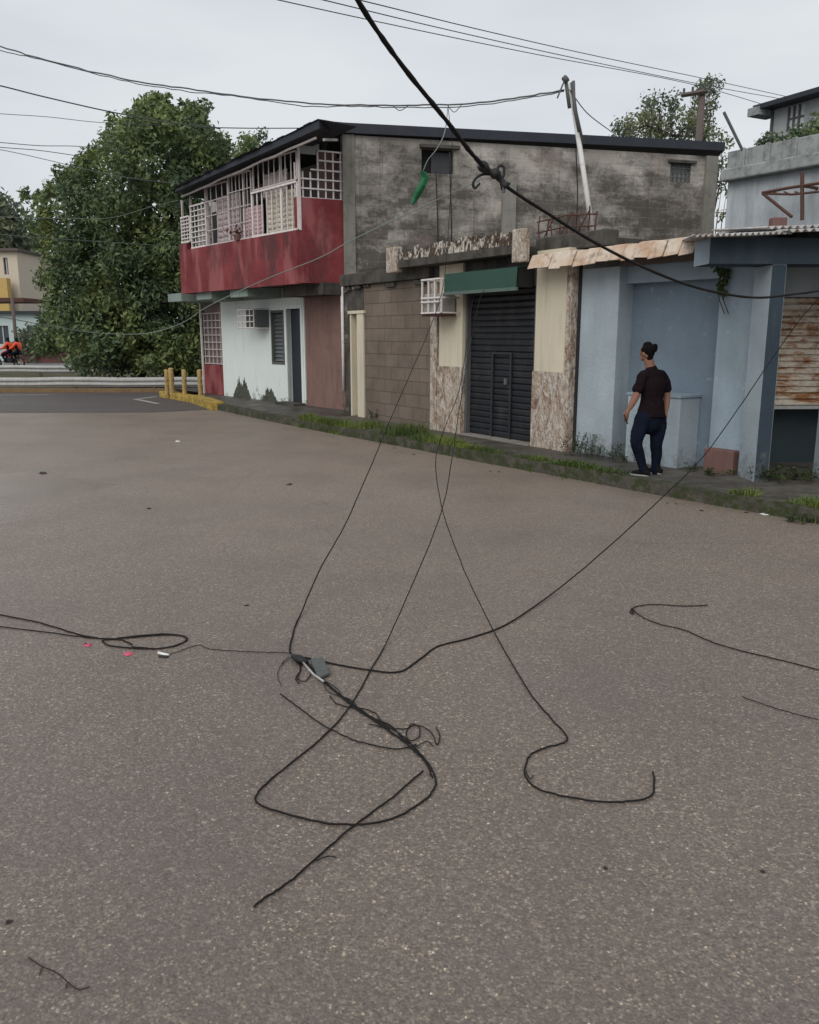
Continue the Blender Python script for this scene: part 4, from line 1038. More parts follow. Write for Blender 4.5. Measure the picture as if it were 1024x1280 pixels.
simple_house('cream_house', -60, 314, 26, 372, 64, 8, M['hcream'], M['wood'], 'cream house upper wall with narrow window at the left edge', [(3.5, 322, 9, 343), (-30, 322, -20, 343)])
mb = MB(); a = D(-60, 348, 63.4); b = D(12, 348, 63.4); mb.box(a.x, b.x, 62.9, 63.5, 0, a.z); tag(mb.build('yellow_wall', M['hyellow']), 'ochre yellow wall below the cream house', 'wall')
simple_house('grey_house', -60, 291, 13, 312, 78, 6, M['hgrey'], M['roofdark'], 'small bluish house peeking above the cream house', [(2, 296, 10, 303)])
simple_house('green_house', -60, 392, 52, 446, 61.0, 6, M['hteal'], M['roofdark'], 'low pale green house behind the orange riders', [(-6, 407, 10, 430), (33, 407, 46, 430)])
a = D(8, 447, 57); b = D(100, 447, 57)
mb = MB(); mb.box(a.x, b.x, 57, 57.3, -.02, D(50, 437.5, 57).z); tag(mb.build('garden_wall', M['hpink']), 'low dusty red wall beyond the far road', 'wall')
mb = MB(); p = D(15, 372, 50); mb.tube([V((p.x, 50, 0)), V((p.x, 50, D(15, 372, 50).z))], .10, 8); tag(mb.build('street_post', M['wood'], smooth=True), 'dark post standing in front of the pale green house', 'post')
mb = MB(); p = D(40, 369, 52); mb.box(D(-30, 370, 52).x, D(38, 370, 52).x, 51, 54, D(0, 378, 52).z, D(0, 373, 52).z); tag(mb.build('porch_roof', M['rust']), 'rust brown porch roof under the yellow wall', 'roof')

# guard rails
def wbeam(mb, x0, x1, y, zc):
    prof = [(-.155, .0), (-.12, -.02), (-.09, -.075), (-.055, -.075), (0, -.01), (.055, -.075), (.09, -.075), (.12, -.02), (.155, 0)]
    n = 24
    for i in range(n):
        xa, xb = x0+(x1-x0)*i/n, x0+(x1-x0)*(i+1)/n; wa, wb_ = .012*math.sin(i*1.7), .012*math.sin((i+1)*1.7)
        for (za, oa), (zb_, ob) in zip(prof, prof[1:]):
            mb.face([(xa, y+oa, zc+za+wa), (xb, y+oa, zc+za+wb_), (xb, y+ob, zc+zb_+wb_), (xa, y+ob, zc+zb_+wa)])
def guardrail(x0, x1, y, zc, label, step=2.6):
    root = thing('guard_rail', ((x0+x1)/2, y, 0), label, 'guard rail', 'guard rails at the road end')
    mb = MB(); wbeam(mb, x0, x1, y, zc); o = mb.build('rail', M['galv'], root, recalc=False); md = o.modifiers.new('t', 'SOLIDIFY'); md.thickness = .005
    x = x0+.8
    while x < x1:
        mb = MB(); mb.box(x-.05, x+.05, y+.02, y+.12, -.02, zc+.12); mb.build('post', M['wood'], root); x += step
yr1 = ymed+.4; zr1 = (D(100, 469, yr1).z+D(100, 486, yr1).z)/2
guardrail(-30, D(262, 480, yr1).x, yr1, zr1, 'nearer galvanised guard rail along the side road')
yr2 = 34.5; zr2 = (D(100, 457, yr2).z+D(100, 466, yr2).z)/2
guardrail(-34, D(300, 462, yr2).x, yr2, zr2, 'farther guard rail partly hidden by the large tree')
# yellow posts
for i, (px, w, lb) in enumerate(((209, .055, 'leftmost slim yellow post on the yellow kerb'), (215.5, .07, 'thick yellow post second from the left on the kerb'), (231, .06, 'yellow post standing in the middle of the kerb corner'), (251, .06, 'yellow post nearest to the red house corner'))):
    p = G(px, 492.5 if i < 2 else 493.5, .15); h = D(px, 463 if i != 1 else 461, p.y).z
    root = thing('bollard', (p.x, p.y, .13), lb, 'bollard', 'yellow posts at the corner')
    mb = MB(); mb.tube([V((p.x, p.y, .12)), V((p.x+R.uniform(-.02, .02), p.y, h))], w*1.15, 12); mb.build('post', M['ypost'], root, smooth=False)
    mb = MB(); mb.tube([V((p.x, p.y, h)), V((p.x, p.y, h+.03))], lambda t: w*1.2*(1-.5*t), 12); mb.build('cap', M['ypost'], root)
# wooden utility pole behind
dp = 30; p = D(878, 112, dp); root = thing('utility_pole', (p.x, dp, 0), 'weathered wooden utility pole with tilted crossarm behind the roof', 'pole')
mb = MB(); mb.tube([V((p.x, dp, 0)), p], lambda t: .16-.05*t, 10); mb.build('pole', M['wood'], root, smooth=True)
mb = MB(); a, b = D(852, 119, dp-.15), D(884, 114, dp-.15); mb.hexa([a+V(q) for q in ((0, -.06, -.07), (0, .06, -.07))]+[b+V(q) for q in ((0, .06, -.07), (0, -.06, -.07))]+[a+V(q) for q in ((0, -.06, .07), (0, .06, .07))]+[b+V(q) for q in ((0, .06, .07), (0, -.06, .07))]) if False else mb.tube([a, b], .075, 4)
mb.build('crossarm', M['wood'], root)
for px, py in ((855, 117), (866, 115), (881, 112)):
    a = D(px, py, dp-.15); mb = MB(); mb.tube([a, a+V((0, 0, .16))], .04, 6); mb.build('insulator', M['darkpole'], root)

# ------------------------------------------------------------ grass and weeds along the kerb
rng = random.Random(31); mb = MB()
def blade(mb, p, h, lean, w):
    a = rng.uniform(0, 6.28); d = V((math.cos(a), math.sin(a), 0)); s_ = V((-d.y, d.x, 0))*w
    q = p+V((0, 0, h*.6))+d*lean*.35; t = p+V((0, 0, h))+d*lean
    mb.face([p-s_, p+s_, q+s_*.7, q-s_*.7]); mb.face([q-s_*.7, q+s_*.7, t])
def kerbpt(t):
    k = t*(len(KS)-1); i = min(len(KS)-2, int(k)); return KS[i].lerp(KS[i+1], k-i), inset(KS[i], KS[i+1], 1.0)
def proj(p): # px of a world point
    v = p-C0; f = v.y*CP-v.z*SP; u_ = v.y*SP+v.z*CP; return 512+F_*v.x/f, 640-F_*u_/f
n_ = 0
while n_ < 11000:
    t = rng.random(); p, nn_ = kerbpt(t); px, _ = proj(p)
    if px > 1060 or px < 372: continue
    dens = 1.0 if px < 790 else (.5 if px < 850 else .2)
    clump = mnoise.noise(V((p.x*1.3, p.y*1.3, 3)))+.35*mnoise.noise(V((p.x*5, p.y*5, 1)))
    if rng.random() > max(0, min(1, (clump+.35-.5*(1-dens))*1.6)): continue
    if px < 500: off = rng.uniform(-.02, .75 if px > 425 else .3); h = rng.uniform(.06, .2)*(1.2 if px > 440 else .8)
    elif px < 560: off = rng.uniform(.0, .42); h = rng.uniform(.03, .13)
    else: off = rng.gauss(.13, .10); off = off if off > .01 or rng.random() < .12 else abs(off)+.02; h = rng.uniform(.015, .08)*(1+max(-.4, clump))
    q_ = p+nn_*off
    blade(mb, V((q_.x, q_.y, KZ-.01 if off > 0 else 0.0)), h, h*rng.uniform(.3, 1.3), rng.uniform(.003, .006)); n_ += 1
tag(mb.build('grass', M['grass'], origin=(0, 0, 0), recalc=False), 'short green grass growing along the kerb', 'grass', kind='stuff')
# moss on the kerb top handled by material; weed clumps
def weed(px, py, z, r, h, n, label, size=.035, mat='weed', dy=0):
    b = G(px, py, z) if z is not None else None
    b = V((b.x, b.y+dy, b.z)); root = thing('weed', b, label, 'weed', 'weeds along the walls')
    mb = MB(); ms = MB()
    for k in range(max(4, n//14)):
        a = rng.uniform(0, 6.28); rr_ = r*rng.random()**.6; foot = b+V((math.cos(a)*rr_, math.sin(a)*rr_*.5, 0)); hh = h*rng.uniform(.4, 1)
        tip = foot+V((rng.uniform(-.5, .5)*hh, rng.uniform(-.3, .3)*hh, hh)); ms.tube([foot, foot.lerp(tip, .5)+V((0, 0, .01)), tip], .003, 4)
        for j in range(14):
            c = foot.lerp(tip, rng.uniform(.15, 1))+V((rng.gauss(0, .02), rng.gauss(0, .02), 0)); d = V((rng.uniform(-1, 1), rng.uniform(-1, 1), rng.uniform(-.2, .9))).normalized()*size*rng.uniform(.5, 1.2); e = d.cross(V((0, 0, 1)))
            if e.length < 1e-4: continue
            e = e.normalized()*size*.38; mb.face([c, c+d*.5+e, c+d, c+d*.5-e])
    mb.build('leaves', M[mat], root, recalc=False); ms.build('stem', M['bark'], root)
weed(729, 569, KZ, .28, .34, 340, 'bushy weed at the foot of the veined stone pillar')
weed(745, 571, KZ, .13, .20, 120, 'thin weed against the blue wall left of the person')
weed(768, 574, KZ, .14, .24, 130, 'tall ragged weed against the blue wall just left of the legs')
weed(788, 578, KZ, .10, .14, 90, 'low weed behind the walking legs')
weed(862, 589.5, KZ, .08, .14, 80, 'small weed at the corner of the low blue box')
weed(898, 594, KZ, .22, .10, 160, 'low weed patch in front of the red brick step')
weed(955, 601, KZ, .20, .22, 220, 'leafy weed at the foot of the thick blue post', .04)
weed(985, 601, KZ, .38, .16, 420, 'wide creeping weed under the rusty shutter', .04)
weed(1010, 653, .0, .22, .10, 240, 'weed tuft in the gutter at the right edge', .03)
weed(470, 524, KZ, .30, .24, 220, 'taller green weed by the brown block wall')
weed(430, 515, KZ, .08, .40, 60, 'dark weed at the foot of the drain pipe')
# climbing plant on blue wall upper
b = F5.P(*F5.sz(905, 340, ND+.02), .04); root = thing('vine', b, 'dangling green plant under the porch beam on the blue wall', 'plant')
mb = MB(); cen = [(F5.P(*F5.sz(x, y, -.08), -.06), .7) for x, y in ((897, 336), (903, 342), (909, 338), (905, 352), (901, 360), (908, 348), (904, 368))]
leafcloud(mb, cen, 42, .085, .032, rng); mb.build('leaves', M['weed'], root, recalc=False)
mb = MB(); 
for x in (903, 908): mb.tube(smooth_pts([F5.P(*F5.sz(x, 340, -.08), -.06), F5.P(*F5.sz(x-3, 370, -.08), -.06), F5.P(*F5.sz(x+4, 392, -.08), -.06)], 4), .006, 5)
mb.build('stem', M['bark'], root)

# ------------------------------------------------------------ cables
def cable(pts, r, label, mat='cable', cat='cable', group=None, name='cable', k=6, n=6, wob=0, parts=None):
    if group == 'fallen cables on the road': r = r*(.5 if not any(len(p) == 3 for p in pts) else .62); wob = .0022
    """pts: (px, py) on the road, or (px, py, d) in the air at distance d"""
    P_ = []
    for p in pts:
        if len(p) == 2: P_.append(G(p[0], p[1], r if not callable(r) else .008))
        else:
            q = D(*p); P_.append(q if q.z > .012 else G(p[0], p[1], .008))
    P_ = smooth_pts(P_, k)
    for q in P_:
        if q.z < .006: q.z = .006
    if wob: P_ = [q+V((rng.uniform(-wob, wob), rng.uniform(-wob, wob), rng.uniform(0, wob))) for q in P_]
    mb = MB(); mb.tube(P_, r, n); o = mb.build(name, M[mat], smooth=True)
    return tag(o, label, cat, group)
gc = 'fallen cables on the road'
dF = FB.P(S4(600), 0, .45).y; dL = 18.0
cable([(363, 817), (363, 806, 5.15), (375, 770, 5.4), (402, 708, 5.9), (432, 655, 6.6), (465, 580, 7.9), (490, 520, 9.2), (525, 440, 11.3), (545, 390, 12.8), (556, 345, 14), (563, 250, 15.2), (566, 190, 15.6), (560, 132, 16.2)], .0085, 'leftmost hanging cable, rising from the tangle past the white wire cage', group=gc)
cable([(369, 820), (392, 838), (415, 861), (440, 883), (470, 903), (500, 924), (528, 946), (541, 965), (544, 984), (525, 1005), (482, 1027), (420, 1031), (360, 1019), (324, 1006), (322, 992), (345, 970), (400, 925), (438, 882, 4.55), (480, 810, 4.9), (520, 720, 5.5), (552, 640, 6.4), (565, 575, 7.4), (573, 520, 8.6), (585, 450, 10.3), (597, 385, 12), (605, 360, dF-.1)], .0068, 'cable falling from the awning into the big loop around the road tangle', group=gc)
cable([(816, 966), (818, 980), (814, 996), (790, 1002), (750, 1003), (700, 995), (668, 984), (656, 966), (662, 946), (680, 936), (705, 929), (708, 920), (690, 900), (655, 855, 4.75), (610, 775, 5.2), (575, 700, 5.8), (552, 632, 6.6), (545, 575, 7.6), (556, 535, 8.6), (576, 480, 10), (587, 400, 12), (593, 366, dF-.1)], .0065, 'cable falling from the awning to the hooked S curve on the right', group=gc)
cable([(372, 820), (420, 831), (462, 838), (500, 840), (525, 824), (548, 808), (590, 797), (636, 779, 5.45), (700, 735, 5.9), (765, 680, 6.5), (830, 620, 7.2), (880, 570, 7.8), (925, 508, 8.2), (960, 456, 8.5), (1000, 400, 8.7), (1030, 365, 8.8), (1100, 270, 9.2)], .0085, 'cable climbing from the tangle to the upper right edge', group=gc)
cable([(318, 1134), (332, 1123), (362, 1103), (400, 1070), (440, 1035), (490, 998), (529, 964)], .0078, 'thick straight cable end crossing the bottom of the loop', group=gc, k=8)
cable([(350, 868), (372, 884), (400, 905), (440, 925), (462, 931), (490, 937), (512, 935), (520, 931)], .0065, 'short curved cable inside the loop below the grey box', group=gc)
cable([(388, 836), (412, 858), (440, 880), (466, 898), (492, 918), (512, 934), (532, 954), (540, 972)], .008, 'straight thick strand running down beside the grey box', group=gc)
cable([(412, 870), (420, 880), (436, 885), (455, 887), (470, 893), (478, 905), (486, 912)], .006, 'short bent strand across the middle of the tangle', group=gc)
cable([(462, 906), (485, 911), (508, 912), (515, 906), (524, 910), (524, 922), (512, 927), (508, 917), (516, 908), (530, 910), (540, 918), (546, 932), (550, 921), (545, 910)], .0055, 'curly cable end right of the tangle', group=gc)
cable([(368, 822), (376, 836), (370, 848), (374, 855)], .007, 'short frayed tail hanging from the cable knot', group=gc)
cable([(374, 842), (378, 828), (386, 830), (390, 840), (382, 852), (373, 850), (374, 842)], .006, 'small round cable curl beside the grey box', group=gc)
cable([(352, 858), (347, 846), (352, 832), (366, 822)], .0035, 'hair-thin wire arc left of the cable knot', group=gc)
cable([(395, 1077), (410, 1072), (420, 1073)], .004, 'tiny wire stub beside the thick straight cable', group=gc)
cable([(0-60, 757), (0, 769), (50, 779), (100, 794), (135, 799), (165, 796), (205, 793), (231, 796), (230, 803), (208, 810), (175, 811), (140, 808), (128, 801), (150, 800), (165, 806)], .0095, 'looped thick cable lying at the left edge', group=gc)
cable([(-60, 776), (0, 784), (60, 791), (105, 797), (140, 799), (172, 797), (212, 794), (234, 798), (226, 805), (200, 811), (165, 809)], .0075, 'second strand doubling the left looped cable', group=gc)
cable([(212, 819), (232, 812), (250, 807), (262, 812), (300, 815), (340, 816.5), (365, 817)], .0045, 'thin wire from the white connector to the cable knot', group=gc)
cable([(885, 757), (850, 758), (820, 756), (795, 759), (788, 765), (792, 768), (790, 761), (800, 770), (822, 780), (855, 788), (885, 801), (915, 811), (960, 822), (1000, 832), (1060, 848)], .0075, 'bent cable with a small eye at the right side of the road', group=gc)
cable([(928, 872), (950, 880), (972, 887), (1000, 895), (1060, 911)], .0045, 'faint thin wire near the right edge of the road', group=gc)
for k_ in range(3):
    o1, o2 = (k_-1)*4, (1-k_)*3
    cable([(376+o1, 826), (396+o2, 842+k_), (414+o1, 862+o2), (436+o2, 876), (458+o1, 893+k_), (486+o2, 908), (506+o1*.6, 925), (524, 936+k_*4)], .0045, ('pale thin strand', 'frayed middle strand', 'outer thin strand')[k_]+' of the twisted bundle below the grey box', group=gc)
cable([(362, 822), (356, 826), (352, 832)], .0035, 'stub of wire sticking out left of the cable knot', group=gc)
cable([(658, 965), (662, 975), (667, 971)], .004, 'little barb of wire at the bend of the S curve', group=gc)
cable([(508, 925), (518, 934), (534, 928), (542, 934)], .0045, 'second thin curl below the curly cable end', group=gc)
# knot and grey terminal box
kp = G(376, 828, 0); root = thing('cable_splice', (kp.x, kp.y, 0), 'grey plastic terminal box lying in the cable tangle', 'junction box')
A_, B_, C_, D_ = [G(x, y, .0) for x, y in ((388, 828), (404, 826), (413, 845), (398, 852))]
mb = MB(); mb.hexa([p+V((0, 0, .004)) for p in (D_, C_, B_, A_)]+[p+V((0, 0, .026)) for p in (D_, C_, B_, A_)]); mb.build('box', M['greybox'], root, bevel=.008)
mb = MB(); mb.tube([G(378, 827, .02), G(392, 843, .035), G(405, 852, .02)], .006, 8); mb.build('bracket', M['galv'], root, smooth=True)
mb = MB(); mb.tube([G(366, 820, .02), G(374, 824, .03), G(384, 828, .02)], lambda t: .014+.012*math.sin(t*3.1), 8); mb.build('splice_sleeve', M['black'], root, smooth=True)
# thick overhead cable
def rr_thick(t): return .0155+.0018*math.sin(t*60)+.0012*math.sin(t*143)
cable([(395, -100, 4.4), (447, 0, 4.9), (500, 78, 5.3), (556, 148, 5.7), (590, 192, 6.0), (612, 215, 6.2)], rr_thick, 'thick taped overhead cable entering from the top', group='overhead cables', k=10)
cable([(615, 217, 6.2), (640, 238, 6.35), (690, 270, 6.6), (740, 301, 6.9), (800, 332, 7.2), (860, 356, 7.5), (910, 368, 7.7), (950, 372, 7.8), (990, 368, 7.9), (1030, 362, 8.0), (1120, 340, 8.2)], lambda t: .0125-.002*min(1, t*1.2)+.0006*math.sin(t*90), 'sagging overhead cable right of the splice crossing the blue posts', group='overhead cables', k=8)
cp_ = D(622, 222, 6.2); root = thing('cable_clamp', cp_, 'bulky splice of loops and clamps on the thick overhead cable', 'cable splice')
mb = MB(); mb.tube(smooth_pts([D(600, 205, 6.15), D(612, 214, 6.18), D(622, 219, 6.2), D(633, 234, 6.22)], 4), lambda t: .03+.012*math.sin(t*14), 8); mb.build('taped_sleeve', M['black'], root, smooth=True)
mb = MB(); mb.tube(smooth_pts([D(626, 222, 6.2), D(622, 212, 6.2), D(625, 207, 6.2), D(630, 209, 6.2), D(630, 218, 6.2), D(627, 224, 6.2)], 5), .010, 6); mb.build('clamp_loop', M['black'], root, smooth=True)
mb = MB(); mb.tube(smooth_pts([D(615, 218, 6.2), D(604, 218, 6.2), D(596, 222, 6.2), D(591, 230, 6.2), D(594, 235, 6.2), D(600, 229, 6.2)], 5), .009, 6); mb.tube(smooth_pts([D(613, 216, 6.25), D(600, 219, 6.25), D(592, 227, 6.25), D(593, 235, 6.25)], 5), .009, 6); mb.build('cable_curl', M['black'], root, smooth=True)
mb = MB(); mb.tube([D(630, 232, 6.2), D(630, 241, 6.2)], .012, 6); mb.tube([D(628, 230, 6.2), D(635, 227, 6.2)], .012, 6); mb.build('bolt', M['darkpole'], root)
go = 'overhead wires'
bund = [(-80, 38), (0, 59), (60, 76), (150, 98), (225, 110), (300, 121), (380, 129), (450, 132), (520, 132), (590, 130), (650, 122), (706, 113)]
for j, (dy, lb) in enumerate(((0, 'main dark strand of the twisted overhead bundle at left'), (2.6, 'loose lower strand of the twisted overhead bundle'))):
    pts = [(x, y+dy+(1.8*math.sin(x*.05+j*2) if j else 0), 14+ (dpole-14)*max(0, x)/706) for x, y in bund]
    cable(pts, .0105 if j == 0 else .007, lb, 'wire', 'cable', go, k=7, wob=.014)
cable([(490, 131, 15.6), (500, 138, 15.6), (512, 131, 15.6)], .007, 'small slack loop under the overhead bundle', 'wire', group=go)
cable([(560, 132, 15.7), (568, 140, 15.7), (577, 131, 15.7)], .007, 'right-hand slack loop under the overhead bundle', 'wire', group=go)
cable([(-60, 95, 14), (0, 107, 14.5), (60, 122, 15.2), (150, 142, 16.5), (240, 157, 18), (300, 160, 19), (400, 160, 20)], .011, 'dark overhead wire running to the house roof corner', 'wire', group=go)
cable([(-60, 136, 20), (0, 142, 20), (60, 146, 21), (125, 153, 22), (200, 156, 24)], .007, 'thin overhead wire ending in the treetop', 'wire', group=go)
cable([(-60, 174, 20), (0, 178, 21), (50, 182, 22), (100, 183, 23), (160, 190, 25)], .009, 'upper of the three close wires at the left edge', 'wire', group=go)
cable([(-60, 178, 20), (0, 184, 21), (50, 188, 22), (105, 196, 23)], .009, 'middle of the three close wires at the left edge', 'wire', group=go)
cable([(-60, 180, 19), (0, 187, 20), (60, 200, 21), (105, 211, 22), (160, 222, 24), (225, 230, 26)], .008, 'pale wire crossing the tree to the eave of the house', 'palewire', group=go)
cable([(-60, 267, 20), (0, 271, 21), (80, 273, 22), (140, 272, 23), (190, 258, 25), (224, 250, 26)], .008, 'pale wire sagging across the middle of the tree', 'palewire', group=go)
cable([(-60, 288, 20), (0, 293, 21), (80, 299, 23), (160, 304, 25), (226, 309, 26.3)], .007, 'thin pale wire below the middle of the tree', 'palewire', group=go)
cable([(-60, 388, 15), (0, 396, 16), (60, 407, 17), (120, 416, 18), (180, 417, 18.5), (225, 405, 18), (262, 382, 17), (330, 350, 16.5), (400, 322, 16), (440, 300, 16), (520, 262, 16), (600, 225, 15.6)], .009, 'pale cable sagging low across the tree and the red balcony', 'palewire', group=go)
for (a, b, c_, lb) in (((300, -11), (860, 104), (970, 135), 'lowest of the three long power lines across the sky'), ((380, -6), (880, 106), (980, 124), 'middle of the three long power lines across the sky'), ((450, 0), (880, 98), (990, 122), 'topmost of the three long power lines across the sky')):
    pts = [(a[0]-200, a[1]-46, 13), (a[0], a[1], 16)]
    for t in (.33, .66): pts.append((a[0]+(b[0]-a[0])*t, a[1]+(b[1]-a[1])*t+6*t*(1-t)*2, 16+12*t))
    pts += [(b[0], b[1], 29), (c_[0], c_[1], 33)]
    cable(pts, .010, lb, 'wire', group=go)
cable([(712, 112, dpole), (735, 142, dpole+2), (765, 165, dpole+5)], .008, 'short wire dropping right from the mast top', 'wire', group=go)
cable([(706, 100, dpole), (701, 112, dpole-.1), (697, 122, dpole-.2)], .012, 'short dark drop wire at the mast top', 'wire', group=go)
for i, (x0, y0, y1, lb) in enumerate(((545, 215, 325, 'left thin dark wire hanging down the mouldy wall'), (562, 190, 330, 'right thin dark wire hanging down the mouldy wall'), (720, 185, 312, 'dark wire hanging behind the leaning white pipe'))):
    f_ = F3.off(.25 if i < 2 else .3)
    P2 = [f_.P(*f_.sz(x0+dx, y)) for dx, y in ((0, y0), (2, (y0+y1)/2), (3 if i < 2 else -2, y1))]
    mb = MB(); mb.tube(smooth_pts(P2, 5), .014, 5); tag(mb.build('hanging_wire', M['black'], smooth=True), lb, 'wire')
# coil over the awning
mb = MB(); cc = D(622, 327, dF+.1)
for k in range(3): mb.tube([cc+V((.13*math.cos(w/12*2*math.pi)+.03*k, 0.02*k, .06*math.sin(w/12*2*math.pi)+.01*k)) for w in range(13)], .008, 5)
tag(mb.build('cable_coil', M['black'], smooth=True), 'small dark coil of cable above the green awning', 'cable')
# green rag with its string
gd = 13.5; top = D(534, 215, gd); root = thing('hanging_rag', D(521, 254, gd), 'bright green cloth strip hanging on a thin cord before the mouldy wall', 'cloth')
mb = MB(); pts = [(529, 214), (532, 222), (528, 232), (523, 240), (519, 248), (515, 255)]; wd = [3.5, 4.5, 3.8, 4.4, 3.2, 1.2]
for (a, b, w0, w1, i) in zip(pts, pts[1:], wd, wd[1:], range(9)):
    dd0, dd1 = gd+.03*math.sin(i*2), gd+.03*math.sin((i+1)*2)
    mb.face([D(a[0]-w0, a[1]-1, dd0), D(a[0], a[1], dd0-.05), D(b[0], b[1], dd1-.05), D(b[0]-w1, b[1]-1, dd1)])
    mb.face([D(a[0], a[1], dd0-.05), D(a[0]+w0, a[1]+1, dd0), D(b[0]+w1, b[1]+1, dd1), D(b[0], b[1], dd1-.05)])
o = mb.build('cloth', M['rag'], root, recalc=False); md = o.modifiers.new('t', 'SOLIDIFY'); md.thickness = .01
mb = MB(); mb.tube(smooth_pts([D(529, 214, gd), D(535, 200, gd), D(546, 186, gd), D(556, 165, gd+.5), D(560, 134, 15.6)], 5), .008, 5); mb.build('cord', M['palewire'], root, smooth=True)

# ------------------------------------------------------------ litter
def scrap(px, py, r, mat, label, cat, name, seed, fl=.35):
    rg = random.Random(seed); c = G(px, py, 0); mb = MB(); n = 9
    ring = [(math.cos(6.283*i/n)*r*rg.uniform(.6, 1.2), math.sin(6.283*i/n)*r*rg.uniform(.6, 1.2)) for i in range(n)]
    for i in range(n):
        a, b = ring[i], ring[(i+1) % n]; h = r*fl*rg.uniform(.5, 1.4)
        mb.face([c+V((a[0], a[1], .003)), c+V((b[0], b[1], .003)), c+V((b[0]*.5, b[1]*.5, h)), c+V((a[0]*.5, a[1]*.5, h*.9))])
        mb.face([c+V((a[0]*.5, a[1]*.5, h*.9)), c+V((b[0]*.5, b[1]*.5, h)), c+V((0, 0, h*.8))])
    return tag(mb.build(name, M[mat], recalc=False), label, cat)
scrap(110, 807, .028, 'pinkbit', 'left pink plastic scrap beside the looped cable', 'litter', 'plastic_scrap', 1, .5)
scrap(160, 818, .03, 'pinkbit', 'right pink plastic scrap below the looped cable', 'litter', 'plastic_scrap', 2, .6)
scrap(223, 552, .05, 'whitebit', 'small white scrap in the middle of the empty road', 'litter', 'paper_scrap', 3, .5)
scrap(54, 592, .065, 'leafbit', 'dark leaf on the wet patch at the left', 'litter', 'dead_leaf', 4)
scrap(362, 606, .04, 'leafbit', 'dark crumb left of the leftmost hanging cable', 'litter', 'dead_leaf', 5)
scrap(757, 1086, .010, 'leafbit', 'tiny dark crumb right of the bottom road centre', 'litter', 'dead_leaf', 6)
scrap(953, 1090, .012, 'leafbit', 'dark crumb near the lower right edge', 'litter', 'dead_leaf', 7)
scrap(12, 1153, .014, 'leafbit', 'dark crumb near the lower left edge', 'litter', 'dead_leaf', 8)
scrap(957, 643, .07, 'whitebit', 'pale crushed scrap in the gutter at the right', 'litter', 'paper_scrap', 9, .2)
for k_ in range(16):
    t_ = rng.random(); p_, n2 = kerbpt(t_); px_, py_ = proj(p_-n2*rng.uniform(.03, .5))
    if 330 < px_ < 1015: scrap(px_, py_, rng.uniform(.018, .035), 'leafbit', 'small dark dead leaf scattered in the gutter along the kerb', 'litter', 'dead_leaf', 40+k_)['group'] = 'dead leaves along the gutter'
scrap(186, 636, .03, 'leafbit', 'small leaf below the wet patch', 'litter', 'dead_leaf', 10)
scrap(308, 757, .02, 'leafbit', 'tiny leaf above the thin wire', 'litter', 'dead_leaf', 11)
r_ = thing('connector', G(204, 818, 0), 'white cable connector at the end of the thin wire', 'connector')
mb = MB(); mb.tube([G(198, 816, .01), G(205, 818, .012), G(211, 819, .01)], .009, 8); mb.build('plug', M['whitebit'], r_, smooth=True)
mb = MB(); mb.tube([G(199, 820, .006), G(210, 821, .006)], .008, 6); mb.build('clip', M['black'], r_)
r_ = G(75, 1215, 0)
mb = MB(); mb.tube(smooth_pts([G(35, 1197, .004), G(52, 1208, .006), G(72, 1217, .008), G(95, 1236, .005), G(112, 1234, .005)], 4), .0022, 5); mb.tube([G(53, 1209, .005), G(49, 1219, .004)], .0016, 4); mb.tube([G(84, 1228, .006), G(82, 1236, .004)], .0015, 4)
tag(mb.build('twig', M['leafbit']), 'thin forked twig at the lower left', 'twig')

# ------------------------------------------------------------ people
def skin(pts, edges, mirror=False, sub=2):
    me = bpy.data.meshes.new('sk'); me.from_pydata([tuple(p[0]) for p in pts], edges, []); me.update()
    ob = bpy.data.objects.new('sk', me); COL.objects.link(ob)
    md = ob.modifiers.new('s', 'SKIN'); md.use_smooth_shade = True
    sv = me.skin_vertices[0].data
    for i, p in enumerate(pts):
        r = p[1]; sv[i].radius = (r, r) if not isinstance(r, tuple) else r; sv[i].use_root = (i == 0)
    m2 = ob.modifiers.new('u', 'SUBSURF'); m2.levels = sub; m2.render_levels = sub
    dg = bpy.context.evaluated_depsgraph_get(); ev = ob.evaluated_get(dg)
    out = bpy.data.meshes.new_from_object(ev); bpy.data.objects.remove(ob)
    for p in out.polygons: p.use_smooth = True
    return out
PB = G(812, 593, KZ); dP = PB.y
def Q(px, py, dd=0): return D(px, py, dP+dd)
person = thing('person', (PB.x, PB.y, KZ), 'person in black t-shirt and dark jeans walking on the pavement past the blue wall', 'person')
LAT = (Q(829, 468, .10)-Q(802, 468, -.10)); LAT.z = 0; LAT.normalize(); FWD = V((-LAT.y, LAT.x, 0))
